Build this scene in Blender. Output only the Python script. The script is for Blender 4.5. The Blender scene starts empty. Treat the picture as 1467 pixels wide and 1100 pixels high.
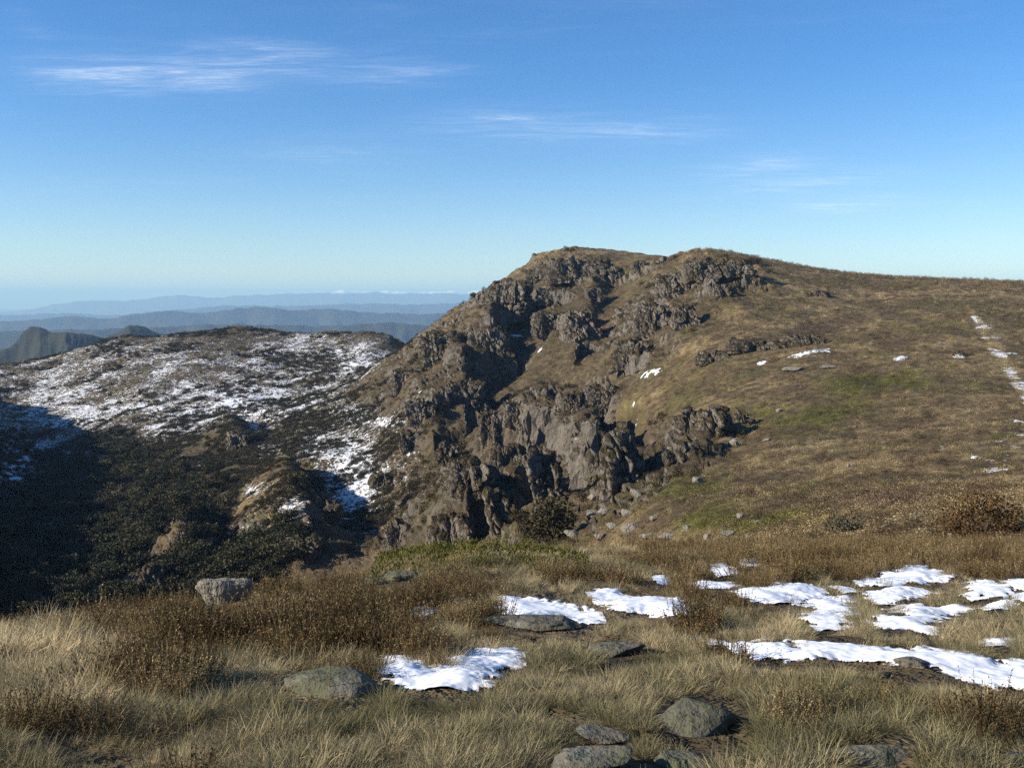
import bpy, math, random
import numpy as np
from mathutils import Vector

# ------------------------------------------------------------------ camera
W0, H0, F = 1467.0, 1100.0, 1440.0          # photograph size and focal length in its pixels
EYE_PY = 425.0                              # row of the eye-level line
TH = math.atan((H0 / 2 - EYE_PY) / F)       # downward pitch
scene = bpy.context.scene
COL = scene.collection
cam_d = bpy.data.cameras.new('camera')
cam_d.sensor_width = 36.0
cam_d.lens = 36.0 * F / W0
cam_d.clip_start, cam_d.clip_end = 0.1, 300000
cam = bpy.data.objects.new('camera', cam_d)
COL.objects.link(cam)
cam.location = (0, 0, 0)                    # the eye; the ground under it is at z = -1.6
cam.rotation_euler = (math.pi / 2 - TH, 0, 0)
scene.camera = cam

# ------------------------------------------------------------------ light
SUN_AZ, SUN_EL = math.radians(-104), math.radians(24)     # azimuth from +Y towards +X
S = Vector((math.sin(SUN_AZ) * math.cos(SUN_EL), math.cos(SUN_AZ) * math.cos(SUN_EL), math.sin(SUN_EL)))
sun_d = bpy.data.lights.new('sun', 'SUN')
sun_d.energy, sun_d.angle, sun_d.color = 5.0, math.radians(0.5), (1.0, 0.92, 0.80)
sun = bpy.data.objects.new('sun', sun_d)
COL.objects.link(sun)
sun.rotation_euler = S.to_track_quat('Z', 'Y').to_euler()

world = bpy.data.worlds.new('World')
scene.world = world
world.use_nodes = True
wt = world.node_tree
wt.nodes.clear()


def N(t, typ, **kw):
    n = t.nodes.new(typ)
    for k, v in kw.items():
        if k.startswith('i_'):
            n.inputs[k[2:].replace('_', ' ')].default_value = v
        elif k[0] == 'n' and k[1:].isdigit():
            n.inputs[int(k[1:])].default_value = v
        else:
            setattr(n, k, v)
    return n


def math_n(t, op, a, b=None, c=None, clamp=False):
    n = t.nodes.new('ShaderNodeMath')
    n.operation, n.use_clamp = op, clamp
    for i, v in enumerate((a, b, c)):
        if v is None:
            continue
        if isinstance(v, (int, float)):
            n.inputs[i].default_value = v
        else:
            t.links.new(v, n.inputs[i])
    return n.outputs[0]


def mixc(t, fac, a, b, blend='MIX'):
    n = t.nodes.new('ShaderNodeMix')
    n.data_type, n.blend_type = 'RGBA', blend
    for i, v in ((0, fac), (6, a), (7, b)):
        if isinstance(v, (int, float)):
            n.inputs[i].default_value = v
        elif isinstance(v, tuple):
            n.inputs[i].default_value = v if len(v) == 4 else v + (1,)
        else:
            t.links.new(v, n.inputs[i])
    return n.outputs[2]


def smooth(t, v, lo, hi):
    n = t.nodes.new('ShaderNodeMapRange')
    n.interpolation_type = 'SMOOTHSTEP'
    n.inputs[1].default_value, n.inputs[2].default_value = lo, hi
    t.links.new(v, n.inputs[0])
    return n.outputs[0]


sky = N(wt, 'ShaderNodeTexSky', sky_type='NISHITA', sun_disc=False, sun_elevation=SUN_EL,
        sun_rotation=SUN_AZ, altitude=1700, air_density=1.0, dust_density=0.35, ozone_density=1.6)
# thin cirrus, laid out on a high plane overhead: the same streaks from every place nearby
geo = N(wt, 'ShaderNodeTexCoord')
sep = N(wt, 'ShaderNodeSeparateXYZ')
wt.links.new(geo.outputs['Generated'], sep.inputs[0])
den = math_n(wt, 'ADD', math_n(wt, 'MAXIMUM', sep.outputs[2], 0.0), 0.045)
cu = math_n(wt, 'DIVIDE', sep.outputs[0], den)
cv = math_n(wt, 'DIVIDE', sep.outputs[1], den)
comb = N(wt, 'ShaderNodeCombineXYZ')
wt.links.new(cu, comb.inputs[0])
wt.links.new(cv, comb.inputs[1])


def sky_uv(px, py):
    u, v = (px - W0 / 2) / F, (H0 / 2 - py) / F
    d = np.array([u, math.cos(TH) + v * math.sin(TH), -math.sin(TH) + v * math.cos(TH)])
    d /= np.linalg.norm(d)
    q = max(d[2], 0) + 0.045
    return d[0] / q, d[1] / q


def cloud_noise(scale, rot, stretch, detail, seed):
    m = N(wt, 'ShaderNodeMapping')
    m.inputs['Location'].default_value = (seed, seed * 1.7, 0)
    m.inputs['Rotation'].default_value = (0, 0, rot)
    m.inputs['Scale'].default_value = (scale, scale * stretch, 1)
    wt.links.new(comb.outputs[0], m.inputs[0])
    n = N(wt, 'ShaderNodeTexNoise', i_Scale=1.0, i_Detail=detail, i_Roughness=0.62, i_Distortion=0.9)
    wt.links.new(m.outputs[0], n.inputs['Vector'])
    return n.outputs[0]


blobs = None
for (ax, ay, bx, by, wd, amp) in [(40, 104, 240, 116, 13, .50), (200, 118, 360, 102, 11, .42), (330, 104, 455, 64, 14, .34),
                                  (470, 114, 660, 100, 7, .28), (600, 172, 860, 190, 9, .34),
                                  (800, 190, 1070, 188, 8, .26), (1020, 238, 1170, 241, 8, .32),
                                  (1100, 255, 1220, 272, 11, .22), (1130, 292, 1290, 297, 6, .32),
                                  (0, 36, 80, 40, 10, .10), (330, 215, 620, 226, 11, .13)]:
    (u0, v0), (u1, v1) = sky_uv(ax, ay), sky_uv(bx, by)
    uc, vc = sky_uv((ax + bx) / 2, (ay + by) / 2)
    _, v_up = sky_uv((ax + bx) / 2, (ay + by) / 2 - wd)
    hw = abs(v_up - vc) * 2.1
    ln = math.hypot(u1 - u0, v1 - v0)
    tx, ty = (u1 - u0) / ln, (v1 - v0) / ln
    du = math_n(wt, 'SUBTRACT', cu, (u0 + u1) / 2)
    dv = math_n(wt, 'SUBTRACT', cv, (v0 + v1) / 2)
    al = math_n(wt, 'ADD', math_n(wt, 'MULTIPLY', du, tx / (ln * .42)), math_n(wt, 'MULTIPLY', dv, ty / (ln * .42)))
    ac = math_n(wt, 'ADD', math_n(wt, 'MULTIPLY', du, -ty / hw), math_n(wt, 'MULTIPLY', dv, tx / hw))
    e = math_n(wt, 'ADD', math_n(wt, 'POWER', math_n(wt, 'ABSOLUTE', al), 2.0), math_n(wt, 'POWER', math_n(wt, 'ABSOLUTE', ac), 1.6))
    g = math_n(wt, 'MULTIPLY', math_n(wt, 'EXPONENT', math_n(wt, 'MULTIPLY', e, -1.0)), amp)
    blobs = g if blobs is None else math_n(wt, 'ADD', blobs, g)
fib = cloud_noise(8.0, .34, 4.5, 8, 5.3)
streak = math_n(wt, 'MULTIPLY', smooth(wt, cloud_noise(2.2, .30, 3.0, 7, 3.1), .34, .80), math_n(wt, 'MULTIPLY_ADD', smooth(wt, fib, .30, .70), .85, .25))
broad = smooth(wt, cloud_noise(.45, .2, 2.2, 5, 8.4), .46, .80)
fac = math_n(wt, 'ADD', math_n(wt, 'MULTIPLY', blobs, math_n(wt, 'ADD', math_n(wt, 'MULTIPLY', streak, 1.0), .10)),
             math_n(wt, 'MULTIPLY', math_n(wt, 'MULTIPLY', broad, streak), .10))
fac = math_n(wt, 'MULTIPLY', fac, smooth(wt, sep.outputs[2], .005, .06), clamp=True)
skyhue = mixc(wt, 1.0, sky.outputs[0], mixc(wt, smooth(wt, sep.outputs[2], -.01, .24), (0.84, 0.94, 1.05), (0.40, 0.78, 1.14)), 'MULTIPLY')
skycol = mixc(wt, fac, skyhue, (9.0, 9.3, 9.8))
bg = N(wt, 'ShaderNodeBackground')
bg.inputs[1].default_value = 0.088
wout = N(wt, 'ShaderNodeOutputWorld')
wt.links.new(skycol, bg.inputs[0])
wt.links.new(bg.outputs[0], wout.inputs[0])

vs = scene.view_settings
vs.view_transform, vs.look, vs.exposure, vs.gamma = 'Standard', 'None', 0.74, 1.0
vs.use_curve_mapping = False
scene.cycles.use_denoising = False
scene.cycles.max_bounces = 5
scene.cycles.diffuse_bounces = 3
scene.cycles.volume_bounces = 0
scene.cycles.sample_clamp_indirect = 4.0

# ------------------------------------------------------------------ noise in numpy
rng = np.random.default_rng(7)


def _h(ix, iy, iz, seed):
    h = (ix.astype(np.int64) * 374761393 + iy.astype(np.int64) * 668265263 + iz * 2147483647 + seed * 1274126177) & 0xFFFFFFFF
    h = ((h ^ (h >> 13)) * 1274126177) & 0xFFFFFFFF
    h = ((h ^ (h >> 16)) * 2246822519) & 0xFFFFFFFF
    return (h ^ (h >> 15)) & 0xFFFFFFFF


def pn2(x, y, seed=0):
    x, y = np.asarray(x, float), np.asarray(y, float)
    ix, iy = np.floor(x), np.floor(y)
    fx, fy = x - ix, y - iy
    ux, uy = fx * fx * fx * (fx * (fx * 6 - 15) + 10), fy * fy * fy * (fy * (fy * 6 - 15) + 10)
    ix, iy = ix.astype(np.int64), iy.astype(np.int64)

    def g(a, b):
        an = _h(ix + a, iy + b, 0, seed) * (2 * math.pi / 4294967296.0)
        return np.cos(an) * (fx - a) + np.sin(an) * (fy - b)
    n0 = g(0, 0) * (1 - ux) + g(1, 0) * ux
    n1 = g(0, 1) * (1 - ux) + g(1, 1) * ux
    return 1.5 * (n0 * (1 - uy) + n1 * uy)


def pn3(x, y, z, seed=0):
    ix, iy, iz = np.floor(x), np.floor(y), np.floor(z)
    fx, fy, fz = x - ix, y - iy, z - iz
    s = lambda f: f * f * (3 - 2 * f)
    ux, uy, uz = s(fx), s(fy), s(fz)
    ix, iy, iz = ix.astype(np.int64), iy.astype(np.int64), iz.astype(np.int64)
    v = lambda a, b, c: _h(ix + a, iy + b, iz + c, seed) / 2147483648.0 - 1.0
    lx = lambda b, c: v(0, b, c) * (1 - ux) + v(1, b, c) * ux
    return (lx(0, 0) * (1 - uy) + lx(1, 0) * uy) * (1 - uz) + (lx(0, 1) * (1 - uy) + lx(1, 1) * uy) * uz


def fbm2(x, y, octv=4, seed=0, gain=.5):
    r, a, f, t = 0, 1.0, 1.0, 0
    for i in range(octv):
        r = r + a * pn2(x * f, y * f, seed + i * 17)
        t += a
        a *= gain
        f *= 2.03
    return r / t * 1.4


def ridge2(x, y, octv=4, seed=0):
    r, a, f, t = 0, 1.0, 1.0, 0
    for i in range(octv):
        r = r + a * (1 - 2 * np.abs(pn2(x * f, y * f, seed + i * 29)))
        t += a
        a *= .5
        f *= 2.07
    return r / t


def fbm3(x, y, z, octv=4, seed=0):
    r, a, f, t = 0, 1.0, 1.0, 0
    for i in range(octv):
        r = r + a * pn3(x * f, y * f, z * f, seed + i * 13)
        t += a
        a *= .5
        f *= 2.1
    return r / t


def worley2(x, y, seed=0):
    """distance to the nearest cell edge (F2-F1) and a random number of the nearest cell"""
    ix, iy = np.floor(x).astype(np.int64), np.floor(y).astype(np.int64)
    d1 = np.full(np.shape(x), 9.0)
    d2 = np.full(np.shape(x), 9.0)
    rid = np.zeros(np.shape(x))
    for a in (-1, 0, 1):
        for b in (-1, 0, 1):
            h1 = _h(ix + a, iy + b, 1, seed) / 4294967296.0
            h2 = _h(ix + a, iy + b, 2, seed) / 4294967296.0
            d = np.hypot(ix + a + h1 - x, iy + b + h2 - y)
            near = d < d1
            d2 = np.where(near, d1, np.minimum(d2, d))
            rid = np.where(near, _h(ix + a, iy + b, 3, seed) / 4294967296.0, rid)
            d1 = np.where(near, d, d1)
    return d2 - d1, rid


def worley3(x, y, z, seed=0):
    ix, iy, iz = (np.floor(v).astype(np.int64) for v in (x, y, z))
    d1 = np.full(np.shape(x), 9.0)
    d2 = np.full(np.shape(x), 9.0)
    rid = np.zeros(np.shape(x))
    for a in (-1, 0, 1):
        for b in (-1, 0, 1):
            for c in (-1, 0, 1):
                h = _h(ix + a, iy + b, iz + c, seed)
                d = np.sqrt((ix + a + (h & 1023) / 1024.0 - x) ** 2 + (iy + b + ((h >> 10) & 1023) / 1024.0 - y) ** 2
                            + (iz + c + ((h >> 20) & 1023) / 1024.0 - z) ** 2)
                near = d < d1
                d2 = np.where(near, d1, np.minimum(d2, d))
                rid = np.where(near, ((h * 2654435761) >> 7 & 1023) / 1023.0, rid)
                d1 = np.where(near, d, d1)
    return d2 - d1, rid


def sstep(v, lo, hi):
    t = np.clip((v - lo) / (hi - lo), 0, 1)
    return t * t * (3 - 2 * t)


# ------------------------------------------------------------------ photograph <-> place
CT, ST = math.cos(TH), math.sin(TH)


def ray(px, py):
    u, v = (np.asarray(px, float) - W0 / 2) / F, (H0 / 2 - np.asarray(py, float)) / F
    return u, CT + v * ST, -ST + v * CT


def P(px, py, Y):
    dx, dy, dz = ray(px, py)
    return np.array([dx * Y / dy, Y + 0 * dx, dz * Y / dy])


def project(x, y, z):
    d = np.maximum(y * CT - z * ST, 1e-3)
    return W0 / 2 + F * x / d, H0 / 2 - F * (y * ST + z * CT) / d


def sdist(poly, px, py):
    """signed distance to a polygon, positive inside"""
    poly = np.asarray(poly, float)
    px, py = np.asarray(px, float), np.asarray(py, float)
    ins = np.zeros(px.shape, bool)
    dm = np.full(px.shape, 1e18)
    n = len(poly)
    for i in range(n):
        (x0, y0), (x1, y1) = poly[i], poly[(i + 1) % n]
        if y0 != y1:
            c = ((y0 > py) != (y1 > py)) & (px < (x1 - x0) * (py - y0) / (y1 - y0) + x0)
            ins ^= c
        L = (x1 - x0) ** 2 + (y1 - y0) ** 2 + 1e-12
        t = np.clip(((px - x0) * (x1 - x0) + (py - y0) * (y1 - y0)) / L, 0, 1)
        dm = np.minimum(dm, (px - x0 - t * (x1 - x0)) ** 2 + (py - y0 - t * (y1 - y0)) ** 2)
    return np.where(ins, 1, -1) * np.sqrt(dm)


def ell(px, py, cx, cy, rx, ry, rot=0):
    c, s = math.cos(math.radians(rot)), math.sin(math.radians(rot))
    a, b = px - cx, py - cy
    return np.exp(-((a * c + b * s) / rx) ** 2 - ((-a * s + b * c) / ry) ** 2)


# ------------------------------------------------------------------ height of the land
ctrl = []                                   # control points (x, y, z)


def seen(px, *rows):
    for py, Y in rows:
        ctrl.append(P(px, py, Y))


def hid(px, *rows):
    for Y, z in rows:
        ctrl.append(np.array([(px - W0 / 2) / F * Y, Y, z]))


# the knoll in front
seen(-350, (1100, 3.2), (1000, 4.4), (930, 6.2))
seen(0, (1100, 3.3), (1000, 4.5), (952, 5.6), (914, 7.4))
seen(150, (893, 8.2))
seen(300, (1100, 3.4), (1000, 4.5), (934, 5.95), (870, 9.3))
seen(450, (844, 10.4))
seen(570, (1100, 3.4), (1000, 4.5), (925, 6.2), (868, 8.6), (820, 11.8))
seen(700, (799, 13.8))
seen(850, (1100, 3.4), (1000, 4.5), (910, 6.7), (855, 9.2), (790, 15.5))
seen(1000, (785, 17))
seen(1200, (1100, 3.4), (1000, 4.5), (935, 5.9), (875, 8.2), (825, 11.5), (781, 19))
seen(1467, (1100, 3.4), (1000, 4.5), (935, 5.9), (875, 8.2), (825, 11.6), (779, 20))
seen(1900, (1000, 4.5), (875, 8.3), (785, 20))
for p_ in (-700, 0, 733, 1467, 2200):
    hid(p_, (1.5, -1.58))
for p_ in (-350, 0, 150, 300, 450):
    k = (p_ + 350) / 800
    hid(p_, (13 + k * 2, -5.6), (30, -21), (80, -52), (150, -74))
for p_ in (570, 700, 850):
    k = (p_ - 570) / 280
    hid(p_, (20 + 4 * k, -8.2 + .9 * k), (40, -21 + 5 * k), (72, -39 + 12 * k))
hid(1000, (27, -8.5), (45, -12.6))
hid(1200, (28, -7.9))
hid(1467, (27, -7.2))
# land beyond
seen(0, (850, 240), (780, 330), (700, 480), (640, 620), (580, 800), (522, 1000))
hid(0, (1200, -130))
seen(150, (830, 260), (760, 350), (690, 480), (630, 640), (560, 800), (488, 1020))
hid(150, (1250, -112))
seen(350, (805, 270), (740, 340), (680, 430), (620, 560), (570, 700), (520, 850), (471, 1050))
hid(350, (1300, -105))
seen(480, (790, 270), (730, 330), (660, 430), (610, 520), (560, 680), (510, 850), (475, 980))
hid(480, (1250, -105))
seen(560, (780, 270), (700, 370), (620, 460), (550, 560), (508, 640), (483, 930))
hid(560, (740, -50), (1200, -105))
seen(640, (765, 220), (690, 320), (620, 400), (550, 480), (490, 560), (452, 650))
hid(640, (760, -48), (1000, -90))
seen(720, (760, 190), (690, 290), (620, 380), (550, 460), (480, 540), (425, 630), (404, 670))
hid(720, (800, -28), (1000, -80))
seen(770, (372, 680))
seen(810, (750, 165), (690, 250), (620, 350), (550, 430), (480, 510), (420, 590), (360, 690))
hid(810, (780, 30), (1000, 0))
seen(870, (361, 690))
seen(900, (752, 100), (700, 150), (650, 230), (600, 310), (530, 390), (470, 460), (410, 560), (364, 680))
hid(900, (780, 29), (1000, 8))
seen(950, (371, 640))
seen(1000, (750, 75), (700, 125), (640, 200), (570, 280), (500, 350), (430, 430), (363, 540))
hid(1000, (640, 24), (800, 19))
seen(1120, (750, 56), (700, 100), (640, 160), (570, 240), (500, 320), (430, 420), (379, 530))
hid(1120, (650, 18.5), (900, 12))
seen(1250, (745, 42), (700, 85), (640, 145), (570, 220), (500, 300), (440, 400), (397, 520))
hid(1250, (700, 11.5), (1000, 8))
seen(1400, (742, 36), (700, 75), (640, 130), (570, 200), (500, 280), (440, 380), (402, 540))
hid(1400, (720, 9), (1000, 6))
seen(1650, (742, 36), (700, 75), (640, 130), (570, 200), (500, 280), (440, 380), (407, 560))
hid(1650, (800, 6))
seen(2100, (742, 36), (640, 130), (500, 280), (415, 560))
hid(-250, (240, -52), (400, -42), (560, -24), (720, -24), (900, -50), (1150, -120))  # unseen ridge left of view, added and raised to shade the valley
hid(-700, (60, -30), (200, -55), (400, -60), (700, -70), (1100, -120))
ctrl = np.array(ctrl)


def feat(x, y):
    return 2.6 * np.arctan2(x, y), np.log(np.hypot(x, y))


_ca, _cq = feat(ctrl[:, 0], ctrl[:, 1])
_ce = ctrl[:, 2] / np.hypot(ctrl[:, 0], ctrl[:, 1])


def _tps(d2):
    return .5 * d2 * np.log(d2 + 1e-12)


_n = len(ctrl)
_A = np.zeros((_n + 3, _n + 3))
_A[:_n, :_n] = _tps((_ca[:, None] - _ca) ** 2 + (_cq[:, None] - _cq) ** 2) + np.eye(_n) * 2e-4
_A[:_n, _n], _A[:_n, _n + 1], _A[:_n, _n + 2] = 1, _ca, _cq
_A[_n:, :_n] = _A[:_n, _n:].T
_w = np.linalg.solve(_A, np.concatenate([_ce, np.zeros(3)]))


def base_h(x, y):
    sh = np.shape(x)
    x, y = np.ravel(x).astype(float), np.ravel(y).astype(float)
    out = np.empty(len(x))
    for i in range(0, len(x), 60000):
        xs, ys = x[i:i + 60000], y[i:i + 60000]
        a, q = feat(xs, ys)
        r = np.exp(q)
        aa = np.clip(a, -2.6 * .85, 2.6 * .85)
        qq = np.clip(q, math.log(1.5), math.log(1400))
        e = _w[_n] + _w[_n + 1] * aa + _w[_n + 2] * qq
        for k in range(_n):
            e += _w[k] * _tps((aa - _ca[k]) ** 2 + (qq - _cq[k]) ** 2)
        z = e * r
        side = sstep(np.abs(a) / 2.6, .70, 1.15)       # off to the sides and behind: a plain gentle slope
        z = z * (1 - side) + side * (-1.6 - .06 * np.maximum(r - 3, 0) ** .93 * (1 + .3 * np.sin(a)))
        out[i:i + 60000] = z
    return out.reshape(sh)


CRAG = [(556, 505), (640, 448), (700, 404), (770, 366), (830, 360), (890, 372), (960, 372), (1000, 364), (1090, 384), (1110, 410),
        (1010, 480), (950, 520), (900, 575), (1010, 590), (1075, 600), (1000, 680), (930, 720), (830, 770), (640, 800), (420, 830),
        (400, 720), (480, 620), (540, 560)]
CRAG_LEFT = [(120, 770), (230, 730), (330, 720), (420, 740), (430, 830), (140, 860)]


def crag_mask(px, py, y):
    m = sstep(sdist(CRAG, px, py), -22, 22)
    m = np.maximum(m, .8 * sstep(sdist(CRAG_LEFT, px, py), -25, 25))
    for e in [(775, 520, 45, 60, .8), (856, 418, 26, 42, .7), (905, 605, 55, 45, .85), (610, 660, 80, 50, .6), (765, 412, 40, 16, .6), (500, 670, 80, 80, .75),
              (760, 450, 40, 16, .6), (560, 600, 40, 40, .5), (700, 600, 60, 18, .6), (850, 540, 60, 22, .6), (940, 560, 70, 30, .6), (720, 690, 30, 20, .4)]:
        m = m * (1 - e[4] * ell(px, py, e[0], e[1], e[2], e[3]))
    return m * sstep(y, 60, 110)


RIBS = []
for pl, A_, wl_, wr_, B_ in [([(716, 448, 600), (702, 490, 545), (694, 550, 490)], 15, 20, 5, 8), ([(775, 600, 385), (832, 640, 325), (850, 705, 250)], 15, 18, 3.5, 18),
                             ([(655, 690, 315), (668, 740, 260), (672, 790, 215)], 11, 11, 3, 10), ([(700, 655, 335), (730, 700, 285), (738, 778, 215)], 13, 8, 3.5, 22),
                             ([(640, 520, 520), (656, 548, 478), (664, 585, 430)], 10, 18, 5, 6), ([(862, 405, 620), (850, 430, 590), (834, 470, 520), (828, 500, 480)], 5, 18, 5, 4),
                             ([(585, 575, 510), (612, 610, 440), (620, 640, 400)], 7, 14, 5, 5), ([(330, 600, 620), (346, 640, 540)], 5, 14, 6, 4),
                             ([(240, 740, 350), (280, 790, 290)], 7, 14, 5, 4), ([(410, 690, 420), (440, 780, 300)], 8, 16, 6, 5)]:
    RIBS.append((np.array([P(a, b, c)[:2] for a, b, c in pl]), A_, wl_, wr_, B_))


def rib_height(x, y):
    out = np.zeros(np.shape(x))
    for pl, A_, wl_, wr_, B_ in RIBS:
        best = np.full(np.shape(x), 1e9)
        sg = np.zeros(np.shape(x))
        al = np.zeros(np.shape(x))
        for (x0, y0), (x1, y1) in zip(pl[:-1], pl[1:]):
            dx, dy = x1 - x0, y1 - y0
            L = math.hypot(dx, dy)
            t = ((x - x0) * dx + (y - y0) * dy) / L / L
            tc = np.clip(t, 0, 1)
            d = np.hypot(x - x0 - tc * dx, y - y0 - tc * dy)
            s_ = np.sign((x - x0) * -dy + (y - y0) * dx)       # + on the picture's right when the line runs towards the eye
            m = d < best
            best = np.where(m, d, best)
            sg = np.where(m, s_, sg)
        d = best * sg + 2.5 * pn2(x / 9, y / 9, 77)
        out += np.where(d < 0, A_ * np.exp(-(d / wl_) ** 2), A_ * np.exp(-(d / wr_) ** 2)) - B_ * np.exp(-((d - 2.9 * wr_) / (1.9 * wr_)) ** 2)
    return out


def terrain(x, y):
    """height, crag weight and base pixel of a point of the land"""
    zb = base_h(x, y)
    px, py = project(x, y, zb)
    front = sstep(y, 2, 6)
    cm = crag_mask(px, py, y) * front * (.35 + .65 * sstep(fbm2(x / 48, y / 48, 3, 87), -.30, .15))
    r = np.hypot(x, y)
    far = sstep(r, 25, 120)
    z = zb + far * (1.6 * fbm2(x / 55, y / 55, 4, 5) + .9 * fbm2(x / 16, y / 16, 3, 9)) * (1 - .5 * sstep(r, 480, 560) * (px > 1000))
    z = z + cm * 7.0 * (ridge2(x / 74 + .2 * y / 74, y / 120, 4, 21) - .45)
    mid = (r > 150) & (r < 760) & (np.abs(px - 560) < 420)
    if mid.any():
        z[mid] += rib_height(x[mid], y[mid])
    # benches and cliffs
    wrp = 9 * fbm2(x / 60, y / 60, 3, 31) + 2.5 * fbm2(x / 13, y / 13, 2, 33)
    st = 13.0
    t = (z + wrp) / st
    fr = t - np.floor(t)
    tz = st * (np.floor(t) + sstep(fr, .36, .80)) - wrp
    amt = cm * sstep(fbm2(x / 85, y / 85, 2, 41), -.45, .15)
    z = z + amt * .85 * (tz - z)
    e1, c1 = worley2(x / 7.5, y / 10.0, 51)
    z = z + cm * sstep(np.abs(fr - .58), .34, .05) * (2.6 * (c1 - .5) + 1.6 * np.minimum(e1 * 3, 1))
    # snow-gum spur: humps
    sp = sstep(r, 330, 480) * (1 - cm)
    z = z + sp * (px < 620) * 2.2 * fbm2(x / 34, y / 34, 4, 61)
    z = z + sp * sstep(-px, -20, 120) * 7 * fbm2(x / 45, y / 45, 3, 63)  # roughens the added unseen ridge to break up its shadow edge
    # knoll hummocks
    near = 1 - sstep(r, 18, 40)
    z = z + near * (.05 * fbm2(x / 1.3, y / 1.3, 3, 71) + .025 * fbm2(x / .35, y / .35, 2, 73))
    return z, cm, px, py


def ground_z(x, y):
    return terrain(np.atleast_1d(np.asarray(x, float)), np.atleast_1d(np.asarray(y, float)))[0]


_YS = np.exp(np.linspace(math.log(2.5), math.log(1250), 2600))
_col_cache = {}


def hit(px, py, ymin=2.5):
    """where the sight line of a pixel meets the land"""
    dx, dy, dz = ray(px, py)
    key = round(float(px))
    if key not in _col_cache:
        _col_cache[key] = ground_z(dx / dy * _YS, _YS)
    g = _col_cache[key]
    zr = dz / dy * _YS
    ok = np.where((zr < g) & (_YS > ymin))[0]
    if len(ok) == 0:
        return None
    i = max(ok[0], 1)
    a, b = zr[i - 1] - g[i - 1], zr[i] - g[i]
    t = a / (a - b) if a > 0 else 1.0
    Y = _YS[i - 1] + t * (_YS[i] - _YS[i - 1])
    return np.array([dx / dy * Y, Y, float(ground_z(dx / dy * Y, Y)[0])])


# ------------------------------------------------------------------ colour of the plant cover (albedo only)
HEATH = np.array([.132, .095, .048])
STRAW = np.array([.235, .170, .084])
OLIVE = np.array([.085, .075, .026])
PURPLE = np.array([.090, .060, .038])
GREEN = np.array([.074, .074, .012])
DIRT = np.array([.055, .036, .020])


def cover(x, y, px, py):
    n1 = fbm2(x / 38, y / 38, 4, 101)[..., None]
    n2 = fbm2(x / 9, y / 9, 3, 111)[..., None]
    n3 = fbm2(x / 2.4, y / 2.4, 3, 121)[..., None]
    c = HEATH + (STRAW - HEATH) * sstep(n1 * .5 + n2 * .8 + n3 * .4, -.25, .55) * .9
    c = c + (OLIVE - c) * sstep(-n1 * .7 + n2 * .6, .12, .5) * .75
    c = c + (PURPLE - c) * sstep(fbm2(x / 26 + 9, y / 30, 3, 131)[..., None] + .4 * n3, .25, .6) * .55
    g = (1.0 * ell(px, py, 1250, 548, 100, 24, -4) + .9 * ell(px, py, 1180, 592, 75, 15, -6) + .9 * ell(px, py, 980, 700, 90, 26, -8)
         + .8 * ell(px, py, 1060, 745, 150, 20) + .55 * ell(px, py, 1070, 590, 60, 30) + .5 * ell(px, py, 905, 600, 50, 25, -30)
         + .55 * ell(px, py, 1110, 445, 40, 10, -25) + .5 * ell(px, py, 480, 600, 60, 60, -40) + .5 * ell(px, py, 890, 395, 20, 40, 30)
         + .5 * ell(px, py, 1310, 470, 80, 20))[..., None]
    c = c + (GREEN - c) * np.clip(sstep(g + n2 * .6 + n3 * .35, .30, .95), 0, 1) * .80
    s = (.9 * ell(px, py, 1240, 668, 130, 14, -3) + .7 * ell(px, py, 1150, 640, 130, 10, -12) + .8 * ell(px, py, 840, 361, 60, 5)
         + .6 * ell(px, py, 1130, 410, 130, 12, 10) + .6 * ell(px, py, 1350, 420, 140, 10) + .5 * ell(px, py, 870, 540, 60, 10, -14)
         + .5 * ell(px, py, 1300, 745, 140, 8))[..., None]
    c = c + (STRAW * 1.05 - c) * np.clip(sstep(s + n3 * .5 + n2 * .3, .35, .85), 0, 1) * .8
    p = (.8 * ell(px, py, 1170, 470, 120, 14, -12) + .6 * ell(px, py, 1130, 560, 60, 10, -10) + .7 * ell(px, py, 1260, 715, 120, 18))[..., None]
    c = c + (PURPLE - c) * np.clip(sstep(p + n2 * .4, .3, .8), 0, 1) * .8
    tr = sstep(sdist([(1385, 440), (1425, 480), (1452, 530), (1485, 590), (1485, 600), (1445, 540), (1412, 488)], px, py), -5, 2)[..., None]
    c = c + (STRAW * 1.1 - c) * tr * .8
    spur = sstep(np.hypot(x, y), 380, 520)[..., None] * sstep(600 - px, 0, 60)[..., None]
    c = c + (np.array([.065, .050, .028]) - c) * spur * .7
    return np.clip(c * (1 + .5 * n3 + .25 * n2), .004, 1)


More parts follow.
